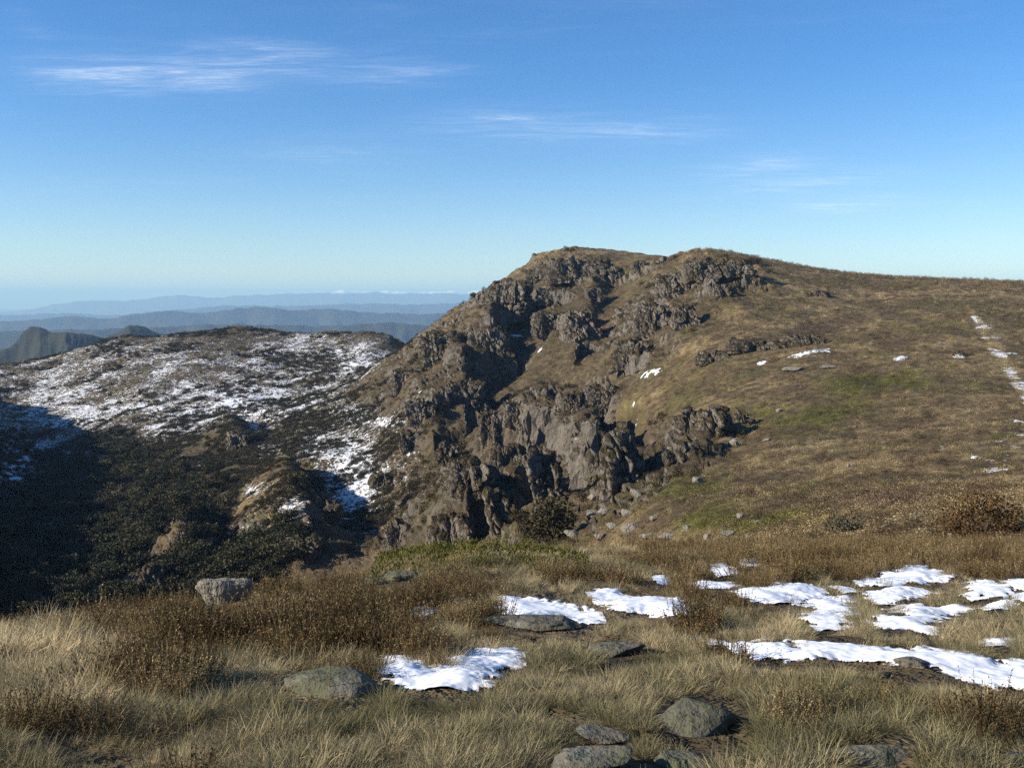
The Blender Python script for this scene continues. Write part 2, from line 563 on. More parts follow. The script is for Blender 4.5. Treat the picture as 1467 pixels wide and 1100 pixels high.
def snow_amount(x, y, px, py):
    n1 = fbm2(x / 60, y / 60, 3, 201)
    spur = sstep(sdist([(-200, 500), (0, 520), (150, 478), (350, 464), (590, 478), (560, 520), (520, 560), (400, 600), (330, 660), (240, 640),
                        (150, 630), (60, 700), (0, 690), (-200, 700)], px, py), -30, 18)
    s = spur * (.40 + .16 * n1 + .20 * fbm2(x / 20, y / 20, 3, 203)) * sstep(np.hypot(x, y), 560, 660)
    s = s + .04 * ell(px, py, 230, 545, 120, 50) + .12 * ell(px, py, 90, 560, 60, 50)
    s = s - .15 * ell(px, py, 340, 480, 120, 9) - .12 * ell(px, py, 460, 560, 70, 40) + .12 * ell(px, py, 450, 484, 90, 12) + .20 * ell(px, py, 420, 590, 120, 50) * (y > 430) + .3 * ell(px, py, 520, 510, 60, 30) * (y > 700)
    for e in [(505, 690, 38, 62, .62), (420, 720, 30, 30, .42), (330, 800, 30, 20, .36), (450, 640, 30, 26, .4), (560, 605, 30, 8, .32),
              (505, 590, 30, 14, .34), (270, 665, 28, 10, .5), (380, 640, 30, 20, .36), (20, 690, 34, 40, .5), (60, 760, 20, 22, .3),
              (360, 700, 30, 14, .36), (340, 755, 60, 40, .28), (770, 498, 14, 30, .30), (830, 625, 26, 22, .32), (905, 590, 22, 14, .34),
              (745, 470, 20, 8, .36), (930, 533, 30, 7, .4)]:
        s = s + (e[4] - .02) * ell(px, py, e[0], e[1], e[2], e[3])
    s = s + .13 * sstep(sdist([(250, 560), (420, 540), (540, 560), (600, 600), (610, 720), (560, 790), (300, 810), (200, 680)], px, py), -30, 30) * (y > 200) * (1 + .5 * fbm2(x / 30, y / 30, 2, 209)) + .20 * ell(px, py, 600, 660, 130, 110) * (y > 150)
    s = s - .22 * ell(px, py, 530, 495, 50, 22) + .25 * ell(px, py, 20, 690, 40, 50) + .3 * ell(px, py, 70, 765, 34, 26) + .2 * ell(px, py, 120, 600, 60, 20)
    s = s + (px > 1180) * (.34 * ell(px, py, 1450, 640, 130, 70) + .26 * ell(px, py, 1310, 512, 60, 10)
                           + .22 * ell(px, py, 1420, 470, 40, 20)) + .18 * ell(px, py, 1010, 490, 30, 14)
    s = s + .62 * sstep(sdist([(1395, 455), (1425, 480), (1450, 530), (1480, 570), (1480, 585), (1440, 530), (1410, 490)], px, py), -12, 3) * sstep(fbm2(x / 14, y / 14, 3, 207), -.25, .35)
    return np.clip(s, 0, 1)


# ------------------------------------------------------------------ mesh helpers
def mesh_obj(name, verts, faces, mats, parent=None, smooth_=True, kind=None, label=None, cat=None, group=None, attrs=None, link=True):
    me = bpy.data.meshes.new(name)
    verts = np.asarray(verts, np.float32)
    me.vertices.add(len(verts))
    me.vertices.foreach_set('co', verts.ravel())
    faces = np.asarray(faces, np.int32)
    if len(faces):
        k = faces.shape[1]
        me.loops.add(faces.size)
        me.loops.foreach_set('vertex_index', faces.ravel())
        me.polygons.add(len(faces))
        me.polygons.foreach_set('loop_start', np.arange(len(faces), dtype=np.int32) * k)
        me.polygons.foreach_set('loop_total', np.full(len(faces), k, np.int32))
        me.polygons.foreach_set('use_smooth', np.full(len(faces), smooth_, bool))
    me.update(calc_edges=True)
    for an, (typ, data) in (attrs or {}).items():
        at = me.attributes.new(an, typ, 'POINT')
        if typ == 'FLOAT':
            at.data.foreach_set('value', np.asarray(data, np.float32).ravel())
        elif typ == 'INT':
            at.data.foreach_set('value', np.asarray(data, np.int32).ravel())
        elif typ == 'FLOAT_VECTOR':
            at.data.foreach_set('vector', np.asarray(data, np.float32).ravel())
    for m in (mats if isinstance(mats, (list, tuple)) else [mats]):
        if m:
            me.materials.append(m)
    o = bpy.data.objects.new(name, me)
    if link:
        COL.objects.link(o)
    if parent:
        o.parent = parent
    tag(o, label, cat, group, kind)
    return o


def tag(o, label=None, cat=None, group=None, kind=None):
    for k, v in (('label', label), ('category', cat), ('group', group), ('kind', kind)):
        if v:
            o[k] = v
    return o


def grid_faces(nr, nc, wrap=False):
    i = np.arange(nr - 1)[:, None] * nc
    j = np.arange(nc - 1)[None, :]
    a = (i + j).ravel()
    return np.stack([a, a + 1, a + nc + 1, a + nc], 1)


def vnormals(V, nr, nc):
    G = V.reshape(nr, nc, 3)
    du = np.gradient(G, axis=1)
    dv = np.gradient(G, axis=0)
    n = np.cross(du, dv)
    n /= np.linalg.norm(n, axis=2, keepdims=True) + 1e-9
    return n.reshape(-1, 3)


# ------------------------------------------------------------------ materials
def new_mat(name):
    m = bpy.data.materials.new(name)
    m.use_nodes = True
    t = m.node_tree
    t.nodes.clear()
    out = t.nodes.new('ShaderNodeOutputMaterial')
    b = t.nodes.new('ShaderNodeBsdfPrincipled')
    b.inputs['Roughness'].default_value = .9
    b.inputs['Specular IOR Level'].default_value = .15
    t.links.new(b.outputs[0], out.inputs[0])
    return m, t, b, out


def attr(t, name, typ='GEOMETRY'):
    a = t.nodes.new('ShaderNodeAttribute')
    a.attribute_name, a.attribute_type = name, typ
    return a


def noise(t, scale, detail=4, rough=.55, vec=None, dist=0.0, out=0):
    n = t.nodes.new('ShaderNodeTexNoise')
    n.inputs['Scale'].default_value, n.inputs['Detail'].default_value = scale, detail
    n.inputs['Roughness'].default_value, n.inputs['Distortion'].default_value = rough, dist
    if vec is not None:
        t.links.new(vec, n.inputs['Vector'])
    return n.outputs[out]


def scaled(t, vec, s, rot=(0, 0, 0)):
    m = t.nodes.new('ShaderNodeMapping')
    m.inputs['Scale'].default_value = s
    m.inputs['Rotation'].default_value = rot
    t.links.new(vec, m.inputs[0])
    return m.outputs[0]


def bump(t, b, h, strength, dist):
    n = t.nodes.new('ShaderNodeBump')
    n.inputs['Strength'].default_value, n.inputs['Distance'].default_value = strength, dist
    t.links.new(h, n.inputs['Height'])
    t.links.new(n.outputs[0], b.inputs['Normal'])
    return n


def rock_colour(t, pos, s=1.0, warm=1.0):
    """weathered grey-brown rock in world metres"""
    big = noise(t, .06 * s, 4, .6, pos)
    fine = noise(t, .55 * s, 6, .68, pos)
    vert = noise(t, 1.0, 5, .65, scaled(t, pos, (.55 * s, .55 * s, .09 * s)))
    c = mixc(t, smooth(t, big, .35, .68), (.120, .102, .080), (.185, .160, .128))
    c = mixc(t, smooth(t, fine, .42, .75), c, (.255, .220, .172))
    c = mixc(t, math_n(t, 'MULTIPLY', smooth(t, vert, .56, .70), .55), c, (.070, .058, .046))
    lich = noise(t, .28 * s, 5, .7, scaled(t, pos, (1, 1, 1), (.3, .2, 1.0)))
    c = mixc(t, math_n(t, 'MULTIPLY', smooth(t, lich, .60, .74), .55), c, (.090, .094, .052))
    return c, fine, vert


def land_material(name, haze_scale=1.0):
    m, t, b, out = new_mat(name)
    g = t.nodes.new('ShaderNodeNewGeometry')
    pos = g.outputs['Position']
    sepn = t.nodes.new('ShaderNodeSeparateXYZ')
    t.links.new(attr(t, 'shape_normal').outputs['Vector'], sepn.inputs[0])
    cov = attr(t, 'cover').outputs['Vector']
    n_f = noise(t, .9, 6, .7, pos)
    n_m = noise(t, .22, 5, .65, pos)
    f1 = math_n(t, 'MULTIPLY_ADD', n_f, 2.0, -.02)
    f2 = math_n(t, 'MULTIPLY_ADD', n_m, 1.1, .45)
    hv = math_n(t, 'MULTIPLY', f1, f2)
    mul = t.nodes.new('ShaderNodeVectorMath')
    mul.operation = 'SCALE'
    t.links.new(cov, mul.inputs[0])
    t.links.new(hv, mul.inputs['Scale'])
    veg = mul.outputs[0]
    rc, fine, vert = rock_colour(t, pos)
    crag = attr(t, 'crag').outputs['Fac']
    # bare rock where it is steep
    rn = math_n(t, 'SUBTRACT', math_n(t, 'ADD', math_n(t, 'MULTIPLY', noise(t, .11, 6, .62, pos), .85), math_n(t, 'MULTIPLY', n_f, .30)), .58)
    stp = math_n(t, 'ADD', math_n(t, 'SUBTRACT', 1.0, sepn.outputs[2]), math_n(t, 'MULTIPLY', rn, .9))
    bare = math_n(t, 'MULTIPLY', smooth(t, stp, .30, .44), smooth(t, crag, .15, .6))
    # single stones through the heath
    spk = math_n(t, 'MULTIPLY', smooth(t, noise(t, .42, 3, .6, pos), .68, .74), smooth(t, crag, .02, .3))
    bare = math_n(t, 'MAXIMUM', bare, spk)
    c = mixc(t, bare, veg, rc)
    sn = attr(t, 'snow').outputs['Fac']
    pn_ = noise(t, 1.0, 6, .66, scaled(t, pos, (.24, .32, .5), (0, 0, .4)))
    pn2_ = noise(t, .95, 4, .7, pos)
    sf = math_n(t, 'ADD', math_n(t, 'MULTIPLY', pn_, .46), math_n(t, 'MULTIPLY', pn2_, .54))
    sf = math_n(t, 'ADD', math_n(t, 'MULTIPLY_ADD', sf, 3.3, -1.65), math_n(t, 'MULTIPLY_ADD', sn, 1.1, -.62))
    sfac = smooth(t, sf, -.04, .12)
    sfac = math_n(t, 'MULTIPLY', sfac, smooth(t, sn, .08, .22))
    sfac = math_n(t, 'MULTIPLY', sfac, smooth(t, sepn.outputs[2], .30, .55))
    c = mixc(t, sfac, c, (.80, .82, .85))
    t.links.new(c, b.inputs['Base Color'])
    hgt = math_n(t, 'ADD', math_n(t, 'MULTIPLY', fine, .9), math_n(t, 'MULTIPLY', vert, .9))
    hgt = math_n(t, 'ADD', math_n(t, 'MULTIPLY', hgt, math_n(t, 'MULTIPLY_ADD', bare, .75, .25)), math_n(t, 'MULTIPLY', n_f, .7))
    bump(t, b, hgt, 1.0, 1.6)
    return m


M_land = land_material('land')


def rock_material(name, s, ledge=True, lichen=False):
    m, t, b, out = new_mat(name)
    g = t.nodes.new('ShaderNodeNewGeometry')
    pos = g.outputs['Position']
    c, fine, vert = rock_colour(t, pos, s)
    if not ledge and not lichen:
        c = mixc(t, .5, c, (.34, .31, .25))
    if lichen:
        l1 = noise(t, 6.0, 6, .7, pos)
        l2 = noise(t, 14.0, 5, .65, pos)
        l3 = noise(t, 2.6, 5, .7, pos)
        c = mixc(t, .55, c, (.105, .098, .075))
        c = mixc(t, math_n(t, 'MULTIPLY', smooth(t, l3, .42, .62), .75), c, (.085, .090, .045))
        c = mixc(t, math_n(t, 'MULTIPLY', smooth(t, l1, .56, .64), .7), c, (.190, .185, .140))
        c = mixc(t, math_n(t, 'MULTIPLY', smooth(t, l2, .60, .66), .8), c, (.032, .028, .024))
        fine = math_n(t, 'ADD', fine, math_n(t, 'MULTIPLY', l2, .5))
    if ledge:
        sepn = t.nodes.new('ShaderNodeSeparateXYZ')
        t.links.new(g.outputs['Normal'], sepn.inputs[0])
        v = math_n(t, 'ADD', sepn.outputs[2], math_n(t, 'MULTIPLY_ADD', noise(t, .16, 6, .65, pos), 1.5, -.75))
        vf = smooth(t, v, .36, .60)
        n_f = noise(t, .9, 6, .7, pos)
        hc = mixc(t, smooth(t, noise(t, .09, 3, .6, pos), .4, .62), (.062, .044, .024), (.050, .044, .018))
        hc = mixc(t, smooth(t, n_f, .3, .75), mixc(t, .5, hc, (.02, .014, .008)), mixc(t, .35, hc, (.15, .10, .045)))
        c = mixc(t, vf, c, hc)
    t.links.new(c, b.inputs['Base Color'])
    hgt = math_n(t, 'ADD', math_n(t, 'MULTIPLY', fine, 1.0), math_n(t, 'MULTIPLY', vert, 1.2))
    bump(t, b, hgt, 1.0, 1.5 / s if not lichen else .05)
    return m


M_crag = rock_material('crag_rock', 1.0)
M_boulder = rock_material('pale_boulder', 2.2, ledge=False)
M_pale = rock_material('pale_edge_boulder', 6.0, ledge=False)
M_lichen = rock_material('lichen_boulder', 6.0, ledge=False, lichen=True)


def snow_material():
    m, t, b, out = new_mat('snow')
    g = t.nodes.new('ShaderNodeNewGeometry')
    n = noise(t, 9.0, 5, .6, g.outputs['Position'])
    c = mixc(t, smooth(t, n, .3, .7), (.74, .76, .80), (.86, .87, .89))
    dirt = noise(t, 38.0, 3, .7, g.outputs['Position'])
    c = mixc(t, math_n(t, 'MULTIPLY', smooth(t, dirt, .70, .76), .6), c, (.16, .12, .07))
    rim = math_n(t, 'ADD', attr(t, 'depth').outputs['Fac'], math_n(t, 'MULTIPLY_ADD', noise(t, 24.0, 5, .7, g.outputs['Position']), 1.4, -.7))
    c = mixc(t, smooth(t, rim, .30, .02), c, mixc(t, .5, (.36, .32, .26), (.12, .085, .05)))
    t.links.new(c, b.inputs['Base Color'])
    b.inputs['Roughness'].default_value = .65
    b.inputs['Specular IOR Level'].default_value = .3
    bump(t, b, noise(t, 9.0, 3, .45, g.outputs['Position']), .35, .03)
    return m


M_snow = snow_material()


def plant_material(name, ramp, transl=.25, use_col=False, var=.5):
    m, t, b, out = new_mat(name)
    ti = attr(t, 'tint', 'INSTANCER')
    if use_col:
        base = ti.outputs['Vector']
    else:
        r = t.nodes.new('ShaderNodeValToRGB')
        r.color_ramp.interpolation = 'LINEAR'
        while len(r.color_ramp.elements) < len(ramp):
            r.color_ramp.elements.new(.5)
        for e_, (p_, c_) in zip(r.color_ramp.elements, ramp):
            e_.position, e_.color = p_, c_ + (1,)
        t.links.new(ti.outputs['Fac'], r.inputs[0])
        base = r.outputs[0]
    leaf = attr(t, 'leaf').outputs['Fac']                    # every blade or leaf has its own shade
    f = math_n(t, 'MULTIPLY_ADD', leaf, 2 * var, 1 - var)
    mul = t.nodes.new('ShaderNodeVectorMath')
    mul.operation = 'SCALE'
    t.links.new(base, mul.inputs[0])
    t.links.new(f, mul.inputs['Scale'])
    t.links.new(mul.outputs[0], b.inputs['Base Color'])
    b.inputs['Roughness'].default_value = .7
    tr = t.nodes.new('ShaderNodeBsdfTranslucent')
    t.links.new(mul.outputs[0], tr.inputs[0])
    mx = t.nodes.new('ShaderNodeMixShader')
    mx.inputs[0].default_value = transl
    t.links.new(b.outputs[0], mx.inputs[1])
    t.links.new(tr.outputs[0], mx.inputs[2])
    t.links.new(mx.outputs[0], out.inputs[0])
    return m


# ------------------------------------------------------------------ the land: one sheet in rings
AZ = np.concatenate([np.radians(np.linspace(-180, -60, 25)[:-1]), np.radians(np.linspace(-60, -33, 60)[:-1]),
                     np.radians(np.linspace(-33, 33, 960)), np.radians(np.linspace(33, 60, 40)[1:]), np.radians(np.linspace(60, 180, 25)[1:])])
AZ_C = np.concatenate([np.radians(np.linspace(-180, -40, 40)[:-1]), np.radians(np.linspace(-40, 40, 420)), np.radians(np.linspace(40, 180, 40)[1:])])


def land_ring(name, az, rad, mat, kind='structure', crags=True):
    R, A = np.meshgrid(rad, az, indexing='ij')
    x, y = (R * np.sin(A)).ravel(), (R * np.cos(A)).ravel()
    z, cm, px, py = terrain(x, y)
    nr, nc = R.shape
    V = np.stack([x, y, z], 1)
    nrm = vnormals(V, nr, nc)
    nrm *= np.sign(nrm[:, 2:3] + 1e-9)
    k = cm > .02
    if crags and k.any():
        xx, yy, zz = V[k].T
        d = 2.6 * fbm3(xx / 9, yy / 9, zz / 9, 3, 301) + .8 * fbm3(xx / 3.0, yy / 3.0, zz / 4, 2, 311)
        we, wc = worley3((xx + .2 * zz) / 3.2, yy / 3.2, (zz - .25 * xx) / 4.6, 313)
        d = d + 2.4 * (wc - .5) - 1.2 * np.exp(-we * 8)
        edge = np.zeros(nr * nc)
        edge[k] = d * cm[k] * (.35 + .65 * sstep(1 - nrm[k, 2], .12, .35))
        ek = np.ones((nr, nc))
        ek[0], ek[-1] = 0, 0
        V = V + nrm * (edge * ek.ravel())[:, None]
        nrm = vnormals(V, nr, nc)
        nrm *= np.sign(nrm[:, 2:3] + 1e-9)
    pz = project(V[:, 0], V[:, 1], V[:, 2])
    inview = y > 2
    qx, qy = np.where(inview, pz[0], -999), np.where(inview, pz[1], 3000)
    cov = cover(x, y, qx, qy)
    ck = (.8 * sstep(sdist(CRAG, qx, qy), -10, 40) * sstep(y, 100, 160))[:, None]      # the crags carry a darker heath
    cov = cov * (1 - ck) + ck * (.28 * cov + np.array([.038, .029, .017]))
    sn = snow_amount(x, y, qx, qy) * (R.ravel() > 60)
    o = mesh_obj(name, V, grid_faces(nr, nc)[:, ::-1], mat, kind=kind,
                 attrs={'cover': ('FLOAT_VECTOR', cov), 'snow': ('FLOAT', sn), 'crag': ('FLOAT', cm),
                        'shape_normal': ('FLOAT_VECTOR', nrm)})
    if crags:
        o.data.polygons.foreach_set('use_smooth', cm[grid_faces(nr, nc)[:, 0]] < .35)
    return o


r1 = np.exp(np.linspace(math.log(.6), math.log(46), 330))
land_ring('ground', AZ_C, r1, M_land, crags=False)
r2 = np.concatenate([np.exp(np.linspace(math.log(46), math.log(200), 120))[:-1], np.linspace(200, 700, 400)[:-1], np.linspace(700, 1400, 200)])
land_ring('hill', AZ, r2, M_land)

# ------------------------------------------------------------------ far country
def far_material(name, cols, snow_line=None):
    m, t, b, out = new_mat(name)
    g = t.nodes.new('ShaderNodeNewGeometry')
    pos = g.outputs['Position']
    n = noise(t, .0022, 6, .65, pos)
    c = mixc(t, smooth(t, n, .35, .65), cols[0], cols[1])
    if snow_line:
        sepn = t.nodes.new('ShaderNodeSeparateXYZ')
        t.links.new(pos, sepn.inputs[0])
        zz = math_n(t, 'ADD', sepn.outputs[2], math_n(t, 'MULTIPLY_ADD', noise(t, .0006, 6, .7, pos), 420.0, -210.0))
        c = mixc(t, smooth(t, zz, snow_line, snow_line + 90), c, (.82, .84, .88))
    t.links.new(c, b.inputs['Base Color'])
    return m


M_forest = far_material('far_forest', ((.018, .022, .013), (.038, .036, .022)))
M_farsnow = far_material('far_range', ((.045, .047, .035), (.075, .068, .05)), 120.0)

VALLEY_Z = -1000.0
rv = np.concatenate([[1400], np.exp(np.linspace(math.log(1500), math.log(88000), 40))])
azv = np.radians(np.linspace(-180, 180, 241))
Rv, Av = np.meshgrid(rv, azv, indexing='ij')
zv = terrain((1400 * np.sin(azv)), (1400 * np.cos(azv)))[0] - .5
kv = sstep(Rv, 1400, 3800)
Zv = zv[None, :] * (1 - kv) + VALLEY_Z * kv + sstep(Rv, 2200, 5000) * 60 * fbm2(Rv * np.sin(Av) / 2600, Rv * np.cos(Av) / 2600, 4, 401)
mesh_obj('valley', np.stack([(Rv * np.sin(Av)).ravel(), (Rv * np.cos(Av)).ravel(), Zv.ravel()], 1), grid_faces(*Rv.shape)[:, ::-1], M_forest, kind='structure')


def mountain_range(name, prof, Y, depth, rough, mat, seed, nrow=90, ncol=420, zbase=VALLEY_Z - 40, sharp=1.25):
    """a range with the given crest line (pixel profile at distance Y) and ridges running down both sides"""
    prof = np.array(prof, float)
    az = np.linspace(math.atan((prof[0, 0] - W0 / 2) / F), math.atan((prof[-1, 0] - W0 / 2) / F), ncol)
    pxs = W0 / 2 + F * np.tan(az)
    pys = np.interp(pxs, prof[:, 0], prof[:, 1])
    u, dy, dz = ray(pxs, pys)
    crest = dz / dy * Y
    crest = crest + (Y / F) * 2.4 * fbm2(pxs / 22, pxs * 0 + seed, 5, seed, .6)
    t = np.linspace(-1, 1, nrow)
    T, A = np.meshgrid(t, az, indexing='ij')
    C = crest[None, :]
    fade = np.clip(1 - np.abs(T), 0, 1)
    yy = Y * (1 + depth * T) + depth * Y * .12 * fbm2(A * 14, T * 0 + 3, 3, seed + 3)
    xx = yy * np.tan(A)
    lam = depth * Y * .42
    rd = ridge2(xx / lam, yy / (lam * 1.6), 5, seed + 7)
    prof_t = fade ** sharp
    Z = zbase + (C - zbase) * prof_t + rough * (C - zbase) * (rd - .5) * np.sin(np.pi * fade) * .8
    V = np.stack([xx.ravel(), yy.ravel(), Z.ravel()], 1)
    return mesh_obj(name, V, grid_faces(nrow, ncol)[:, ::-1], mat, kind='structure')


mountain_range('mountain_range', [(-500, 452), (-150, 450), (0, 447), (40, 444), (70, 438), (100, 432), (130, 430), (180, 431), (215, 427), (250, 423), (270, 422),
                                  (300, 426), (340, 423), (400, 421), (450, 419), (490, 415), (520, 417), (560, 416), (600, 418), (650, 417),
                                  (700, 415), (800, 420), (1000, 425)], 46000, .16, .30, M_farsnow, 11)
mountain_range('mountain_range', [(-500, 458), (0, 452), (80, 448), (160, 452), (240, 444), (330, 437), (420, 438), (520, 434), (600, 436), (700, 431), (1000, 436)],
               27000, .2, .34, M_forest, 23)
mountain_range('mountain_range', [(-500, 470), (0, 460), (60, 456), (110, 452), (150, 456), (200, 449), (240, 444), (290, 448), (340, 441), (378, 438),
                                  (420, 444), (470, 441), (540, 447), (610, 449), (680, 444), (800, 450), (1000, 455)], 15000, .22, .36, M_forest, 31)
mountain_range('mountain_range', [(-500, 480), (0, 474), (100, 470), (220, 468), (330, 462), (450, 466), (560, 460), (660, 470), (900, 480)],
               9000, .22, .4, M_forest, 37, zbase=VALLEY_Z - 20)
mountain_range('mountain', [(-220, 540), (-120, 520), (-40, 509), (0, 500), (14, 494), (26, 484), (36, 470), (44, 466), (56, 466), (66, 470), (74, 474), (100, 475), (135, 478),
                            (180, 490), (260, 520)], 3300, .14, .50, M_forest, 43, nrow=110, ncol=260, zbase=-620, sharp=1.0)
mountain_range('mountain', [(60, 530), (120, 495), (150, 482), (172, 471), (186, 464), (196, 463), (208, 467), (230, 476), (270, 490), (360, 520)],
               3900, .10, .50, M_forest, 47, nrow=90, ncol=200, zbase=-620, sharp=1.0)

# the air
hz = 90000.0
zt, zb_ = 520.0, -1200.0
hv = [(sx * hz, sy * hz, z) for z in (zb_, zt) for sx, sy in ((-1, -1), (1, -1), (1, 1), (-1, 1))]
hf = [(0, 3, 2, 1), (4, 5, 6, 7), (0, 1, 5, 4), (1, 2, 6, 5), (2, 3, 7, 6), (3, 0, 4, 7)]
mh = bpy.data.materials.new('haze')
mh.use_nodes = True
mh.cycles.volume_sampling = 'DISTANCE'
th_ = mh.node_tree
th_.nodes.clear()
oh = th_.nodes.new('ShaderNodeOutputMaterial')
pv = th_.nodes.new('ShaderNodeVolumePrincipled')
pv.inputs['Color'].default_value = (.42, .66, 1.0, 1)
pv.inputs['Density'].default_value = 4.3e-5
pv.inputs['Absorption Color'].default_value = (.16, .42, 1, 1)
th_.links.new(pv.outputs[0], oh.inputs['Volume'])
mesh_obj('haze', hv, hf, mh, kind='stuff', smooth_=False)

# ------------------------------------------------------------------ rocks
_cube_cache = {}


def cube_sphere(n):
    if n in _cube_cache:
        return _cube_cache[n]
    g = np.linspace(-1, 1, n)
    U, Vv = np.meshgrid(g, g, indexing='ij')
    pts, fcs = [], []
    off = 0
    for ax in range(3):
        for sg in (-1, 1):
            p = np.empty((n, n, 3))
            p[..., ax] = sg
            p[..., (ax + 1) % 3] = U
            p[..., (ax + 2) % 3] = Vv
            f = grid_faces(n, n) + off
            if sg < 0:
                f = f[:, ::-1]
            pts.append(p.reshape(-1, 3))
            fcs.append(f)
            off += n * n
    p = np.concatenate(pts)
    f = np.concatenate(fcs)
    key, inv = np.unique(np.round(p * 1e4).astype(np.int64), axis=0, return_inverse=True)
    inv = inv.ravel()
    q = key / 1e4
    _cube_cache[n] = (q, inv[f])
    return _cube_cache[n]


def crag_mesh(w, d, h, n, seed, box=.55, lean=.35, col=None):
    """a fissured crag w x d x h metres, leaning back into the slope; columns, ledges and broken edges"""
    p, f = cube_sphere(n)
    dirn = p / np.linalg.norm(p, axis=1, keepdims=True)
    q = dirn * (1 - box) + p * box
    q = q / np.abs(q).max()
    X, Y, Z = q[:, 0] * w / 2, q[:, 1] * d / 2, q[:, 2] * h / 2
    sz = (w * d * h) ** (1 / 3)
    b = fbm3(X / (sz * .45) + seed, Y / (sz * .45), Z / (sz * .5), 4, seed)
    k = 1 + .42 * b
    X, Y = X * k, Y * k
    Z = Z * (1 + .30 * fbm3(X / (sz * .3), Y / (sz * .3), Z * 0 + seed, 3, seed + 1))
    lam = col or max(1.7, min(4.2, sz * .12))
    hr = np.hypot(X, Y) + 1e-6
    e, c = worley3((X + .2 * Z) / lam, Y / lam, (Z - .25 * X) / (lam * 1.7), seed + 2)
    e2, c2 = worley3(X / (lam * 2.4) + 5, Y / (lam * 2.4), (Z + .3 * X) / (lam * 2.9), seed + 4)
    push = lam * (.60 * (c - .5) - .40 * np.exp(-e * 9) + 1.0 * (c2 - .5) - .5 * np.exp(-e2 * 9))
    push += lam * .35 * fbm3(X / lam, Y / lam, Z / lam, 3, seed + 5)
    side = np.clip(1.25 - np.abs(q[:, 2]) ** 4, 0, 1)
    X, Y = X + X / hr * push * side, Y + Y / hr * push * side
    Z = Z + (q[:, 2] > 0) * np.abs(q[:, 2]) * lam * (.8 * (c - .5) + 1.2 * (c2 - .5) - .3 * np.exp(-e * 9))
    # ledges
    st = h * .28
    wv = Z + st * .4 * fbm3(X / (sz * .4), Y / (sz * .4), Z * 0, 2, seed + 6)
    fr = wv / st - np.floor(wv / st)
    sh = 1 - .045 * sstep(fr, .55, .95)
    X, Y = X * sh, Y * sh
    Y = Y + lean * (Z + h / 2)
    return np.stack([X, Y, Z], 1), f


def outcrop(cx, by, wp, hp, label, dr=.8, yaw=0, n=38, box=.55, lean=.55, seed=None, sink=.25, col=None, cat='crag', name='rock_outcrop'):
    if cx < 690 and by > 540:
        wp, hp = wp * .8, hp * .72
    elif cx < 860 and by > 560:
        wp, hp = wp * .92, hp * .84
    g = hit(cx, by, 40)
    if g is None:
        return None
    s = g[1] / F
    w, h = wp * s * .86, hp * s * .86
    d = max(w * dr, h * .7)
    V, f = crag_mesh(w, d, h * (1 + sink), n, seed if seed is not None else int(cx * 7 + by), box, lean, col)
    c_, s_ = math.cos(math.radians(yaw)), math.sin(math.radians(yaw))
    V = np.stack([V[:, 0] * c_ - V[:, 1] * s_, V[:, 0] * s_ + V[:, 1] * c_, V[:, 2]], 1)
    o = mesh_obj(name, V, f, M_crag, label=label, cat=cat, smooth_=False)
    o.location = (g[0], g[1] + d * .34, g[2] + h * .42 - h * sink * .5)
    return o


